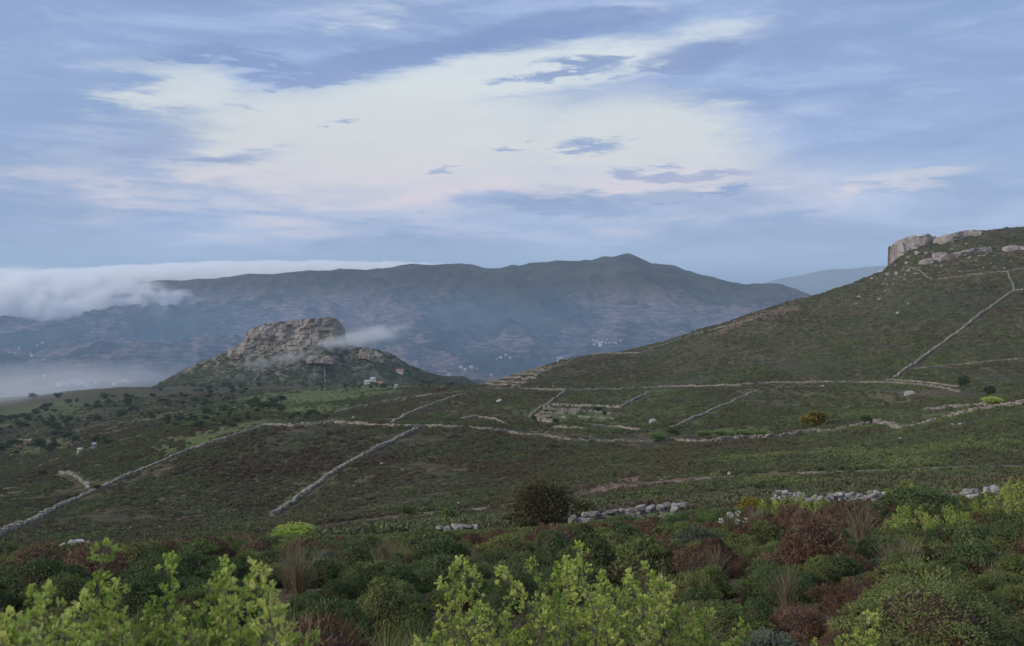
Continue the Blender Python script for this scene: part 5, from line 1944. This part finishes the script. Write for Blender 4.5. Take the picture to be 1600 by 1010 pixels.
SPRAYS = [(1240, 792, 62, 20, 30, 48, 1.5, 'lime leafy bush below the long heap of white stones'),
          (1425, 822, 55, 26, 20, 46, 1.35, 'lime leafy bush in front of the big dark dome shrub'),
          (1488, 815, 34, 20, 20.5, 26, 1.3, 'lime bush right of the one before the dark dome'),
          (1410, 762, 22, 16, 30, 9, 1.6, 'lime sprigs rising above the crest beside the dark dome'),
          (1580, 800, 60, 40, 22, 64, 1.55, 'large lime bush at the right picture edge below the crest')]
for (cx_, cy_, rx_, ry_, Y_, n_, sc_, lab_) in SPRAYS:
    tp_ = []
    for _ in range(n_):
        a_, q_ = rng.uniform(0, 6.28), math.sqrt(rng.uniform(0, 1))
        tp_.append((cx_ + math.cos(a_) * q_ * rx_, cy_ + math.sin(a_) * q_ * ry_ - ry_ * 0.35 * (1 - abs(math.cos(a_) * q_)), Y_ + 0.5 * rng.normal()))
    lime_shrub(tp_, lab_, sc_, 0.28)
RT = [(1363, 972), (1346, 986), (1302, 992), (1280, 1002), (1330, 1002), (1372, 1000), (1312, 1015)]
lime_shrub([(x, y, 3.7 + 0.08 * rng.normal()) for x, y in RT], 'few lime green sprigs at the bottom edge right of the grey-green shrub', 0.6)

# ------------------------------------------------------------------ where several are alike, say which one
def place_words():
    """things that share a label are told apart by their order from the left, row by row"""
    same = {}
    for o in COL.objects:
        if o.parent is None and 'label' in o:
            same.setdefault(o['label'], []).append(o)
    words = ['leftmost', 'second', 'third', 'fourth', 'fifth', 'sixth', 'seventh', 'eighth', 'ninth', 'tenth', 'eleventh', 'twelfth', 'thirteenth', 'fourteenth', 'fifteenth']
    for lab, os_ in same.items():
        if len(os_) < 2 or len(os_) > 15:
            continue
        os_.sort(key=lambda o: o.location.x / max(o.location.y, 0.1))
        n_ = len(os_)
        for i, o in enumerate(os_):
            w = 'leftmost' if i == 0 else ('rightmost' if i == n_ - 1 else words[i] + ' from left')
            o['label'] = f'{lab}, {w} of {n_}' if len(lab.split()) < 12 else f'{lab}, {w}'


place_words()

# ------------------------------------------------------------------ fog and haze
def fog_mat(name, dens, scale, th0, th1, *a, nw=1.15, off=-0.20, **kw):
    return _fog_mat(name, dens, scale, th0, th1, nw, off, *a, **kw)


def _fog_mat(name, dens, scale, th0, th1, nw, off, color=(0.93, 0.94, 0.97), stretch=(1, 1, 1), edge=(1.0, 0.35), aniso=0.2, step=1.0):
    m, t, o = mat_new(name)
    tc_ = t.nodes.new('ShaderNodeTexCoord')
    ob = Sock(t, tc_.outputs['Object'])
    ln = t.nodes.new('ShaderNodeVectorMath')
    ln.operation = 'LENGTH'
    t.links.new(ob.s, ln.inputs[0])
    r = Sock(t, ln.outputs['Value'])
    p = geopos(t)
    n1 = noise(t, mapping(t, p, stretch), scale, 6, 0.62, dist=0.35)
    f = r.step(*edge)
    d = (n1 * nw + f * 0.50 + off).step(th0, th1) * f.step(0.0, 0.25) * dens
    v = t.nodes.new('ShaderNodeVolumePrincipled')
    v.inputs['Color'].default_value = (*color, 1)
    v.inputs['Anisotropy'].default_value = aniso
    t.links.new(d.s, v.inputs['Density'])
    t.links.new(v.outputs[0], o.inputs['Volume'])
    try:
        m.cycles.volume_step_rate = step
    except Exception:
        pass
    return m


def sphere_mesh(name, mat):
    n1, n2 = 32, 16
    V = [(math.sin(math.pi * j / n2) * math.cos(2 * math.pi * i / n1), math.sin(math.pi * j / n2) * math.sin(2 * math.pi * i / n1), math.cos(math.pi * j / n2)) for j in range(n2 + 1) for i in range(n1)]
    Fc = [(j * n1 + i, (j + 1) * n1 + i, (j + 1) * n1 + (i + 1) % n1, j * n1 + (i + 1) % n1) for j in range(n2) for i in range(n1)]
    return mesh_np(name, V, Fc, mat)


def fog(name, px, py, Y, rx, rd, rz, mat, tilt=0.0):
    o = obj(name, sphere_mesh(name, mat), loc=((px - 800) / F * Y, Y, (HY - py) / F * Y))
    o.scale = (rx / F * Y, rd, rz / F * Y)
    o.rotation_euler = (0, math.radians(-tilt), 0)
    return stuff(o)


fog('cloud_bank', 0, 488, 3850, 370, 560, 82, fog_mat('bank_vapour', 0.034, 0.0085, 0.50, 0.78, (0.997, 0.997, 1.0), (1, 1, 1.5), (1.0, 0.2), step=0.4, nw=2.3, off=-0.72))
fog('cloud_bank', 330, 440, 5400, 480, 480, 34, fog_mat('far_bank_vapour', 0.025, 0.008, 0.42, 0.62, (0.997, 0.997, 1.0), (1, 1, 1.3), (1.0, 0.6), step=0.4, nw=1.7, off=-0.48), 1.5)
fog('fog', 60, 600, 1750, 330, 420, 42, fog_mat('valley_vapour', 0.0016, 0.006, 0.36, 0.95, (0.93, 0.94, 0.98), (1, .6, 2), step=0.6))
fog('fog', 40, 616, 1080, 300, 330, 30, fog_mat('meadow_vapour', 0.0032, 0.010, 0.34, 0.95, (0.93, 0.95, 0.99), (1, .6, 2), (1.0, 0.1), step=0.6), 3)
fog('fog', 566, 528, 930, 125, 34, 26, fog_mat('wisp_vapour', 0.055, 0.040, 0.50, 0.95, (0.95, 0.96, 0.98), (1, 1, 2), (1.0, 0.0), step=0.6), 12)
fog('fog', 430, 566, 930, 110, 32, 22, fog_mat('thin_wisp_vapour', 0.024, 0.040, 0.50, 0.95, (0.95, 0.96, 0.98), (1, 1, 2), (1.0, 0.0), step=0.6), 16)

m, t, o = mat_new('valley_air')
tc_ = t.nodes.new('ShaderNodeTexCoord')
ln = t.nodes.new('ShaderNodeVectorMath')
ln.operation = 'LENGTH'
t.links.new(tc_.outputs['Object'], ln.inputs[0])
v = t.nodes.new('ShaderNodeVolumePrincipled')
v.inputs['Color'].default_value = (0.42, 0.69, 0.995, 1)
put(t, v.inputs['Density'], Sock(t, ln.outputs['Value']).step(1.0, 0.45) * 0.00024)
t.links.new(v.outputs[0], o.inputs['Volume'])
fog('valley_mist', 560, 566, 2750, 1350, 1500, 150, m)

m, t, o = mat_new('thin_air')
v = t.nodes.new('ShaderNodeVolumePrincipled')
v.inputs['Color'].default_value = (0.66, 0.83, 0.995, 1)
v.inputs['Density'].default_value = 0.000085
t.links.new(v.outputs[0], o.inputs['Volume'])
V = [(x, y, z) for x in (-36000, 36000) for y in (-60, 46000) for z in (-720, 225)]
stuff(obj('haze', mesh_np('haze', V, BOXF, m)))
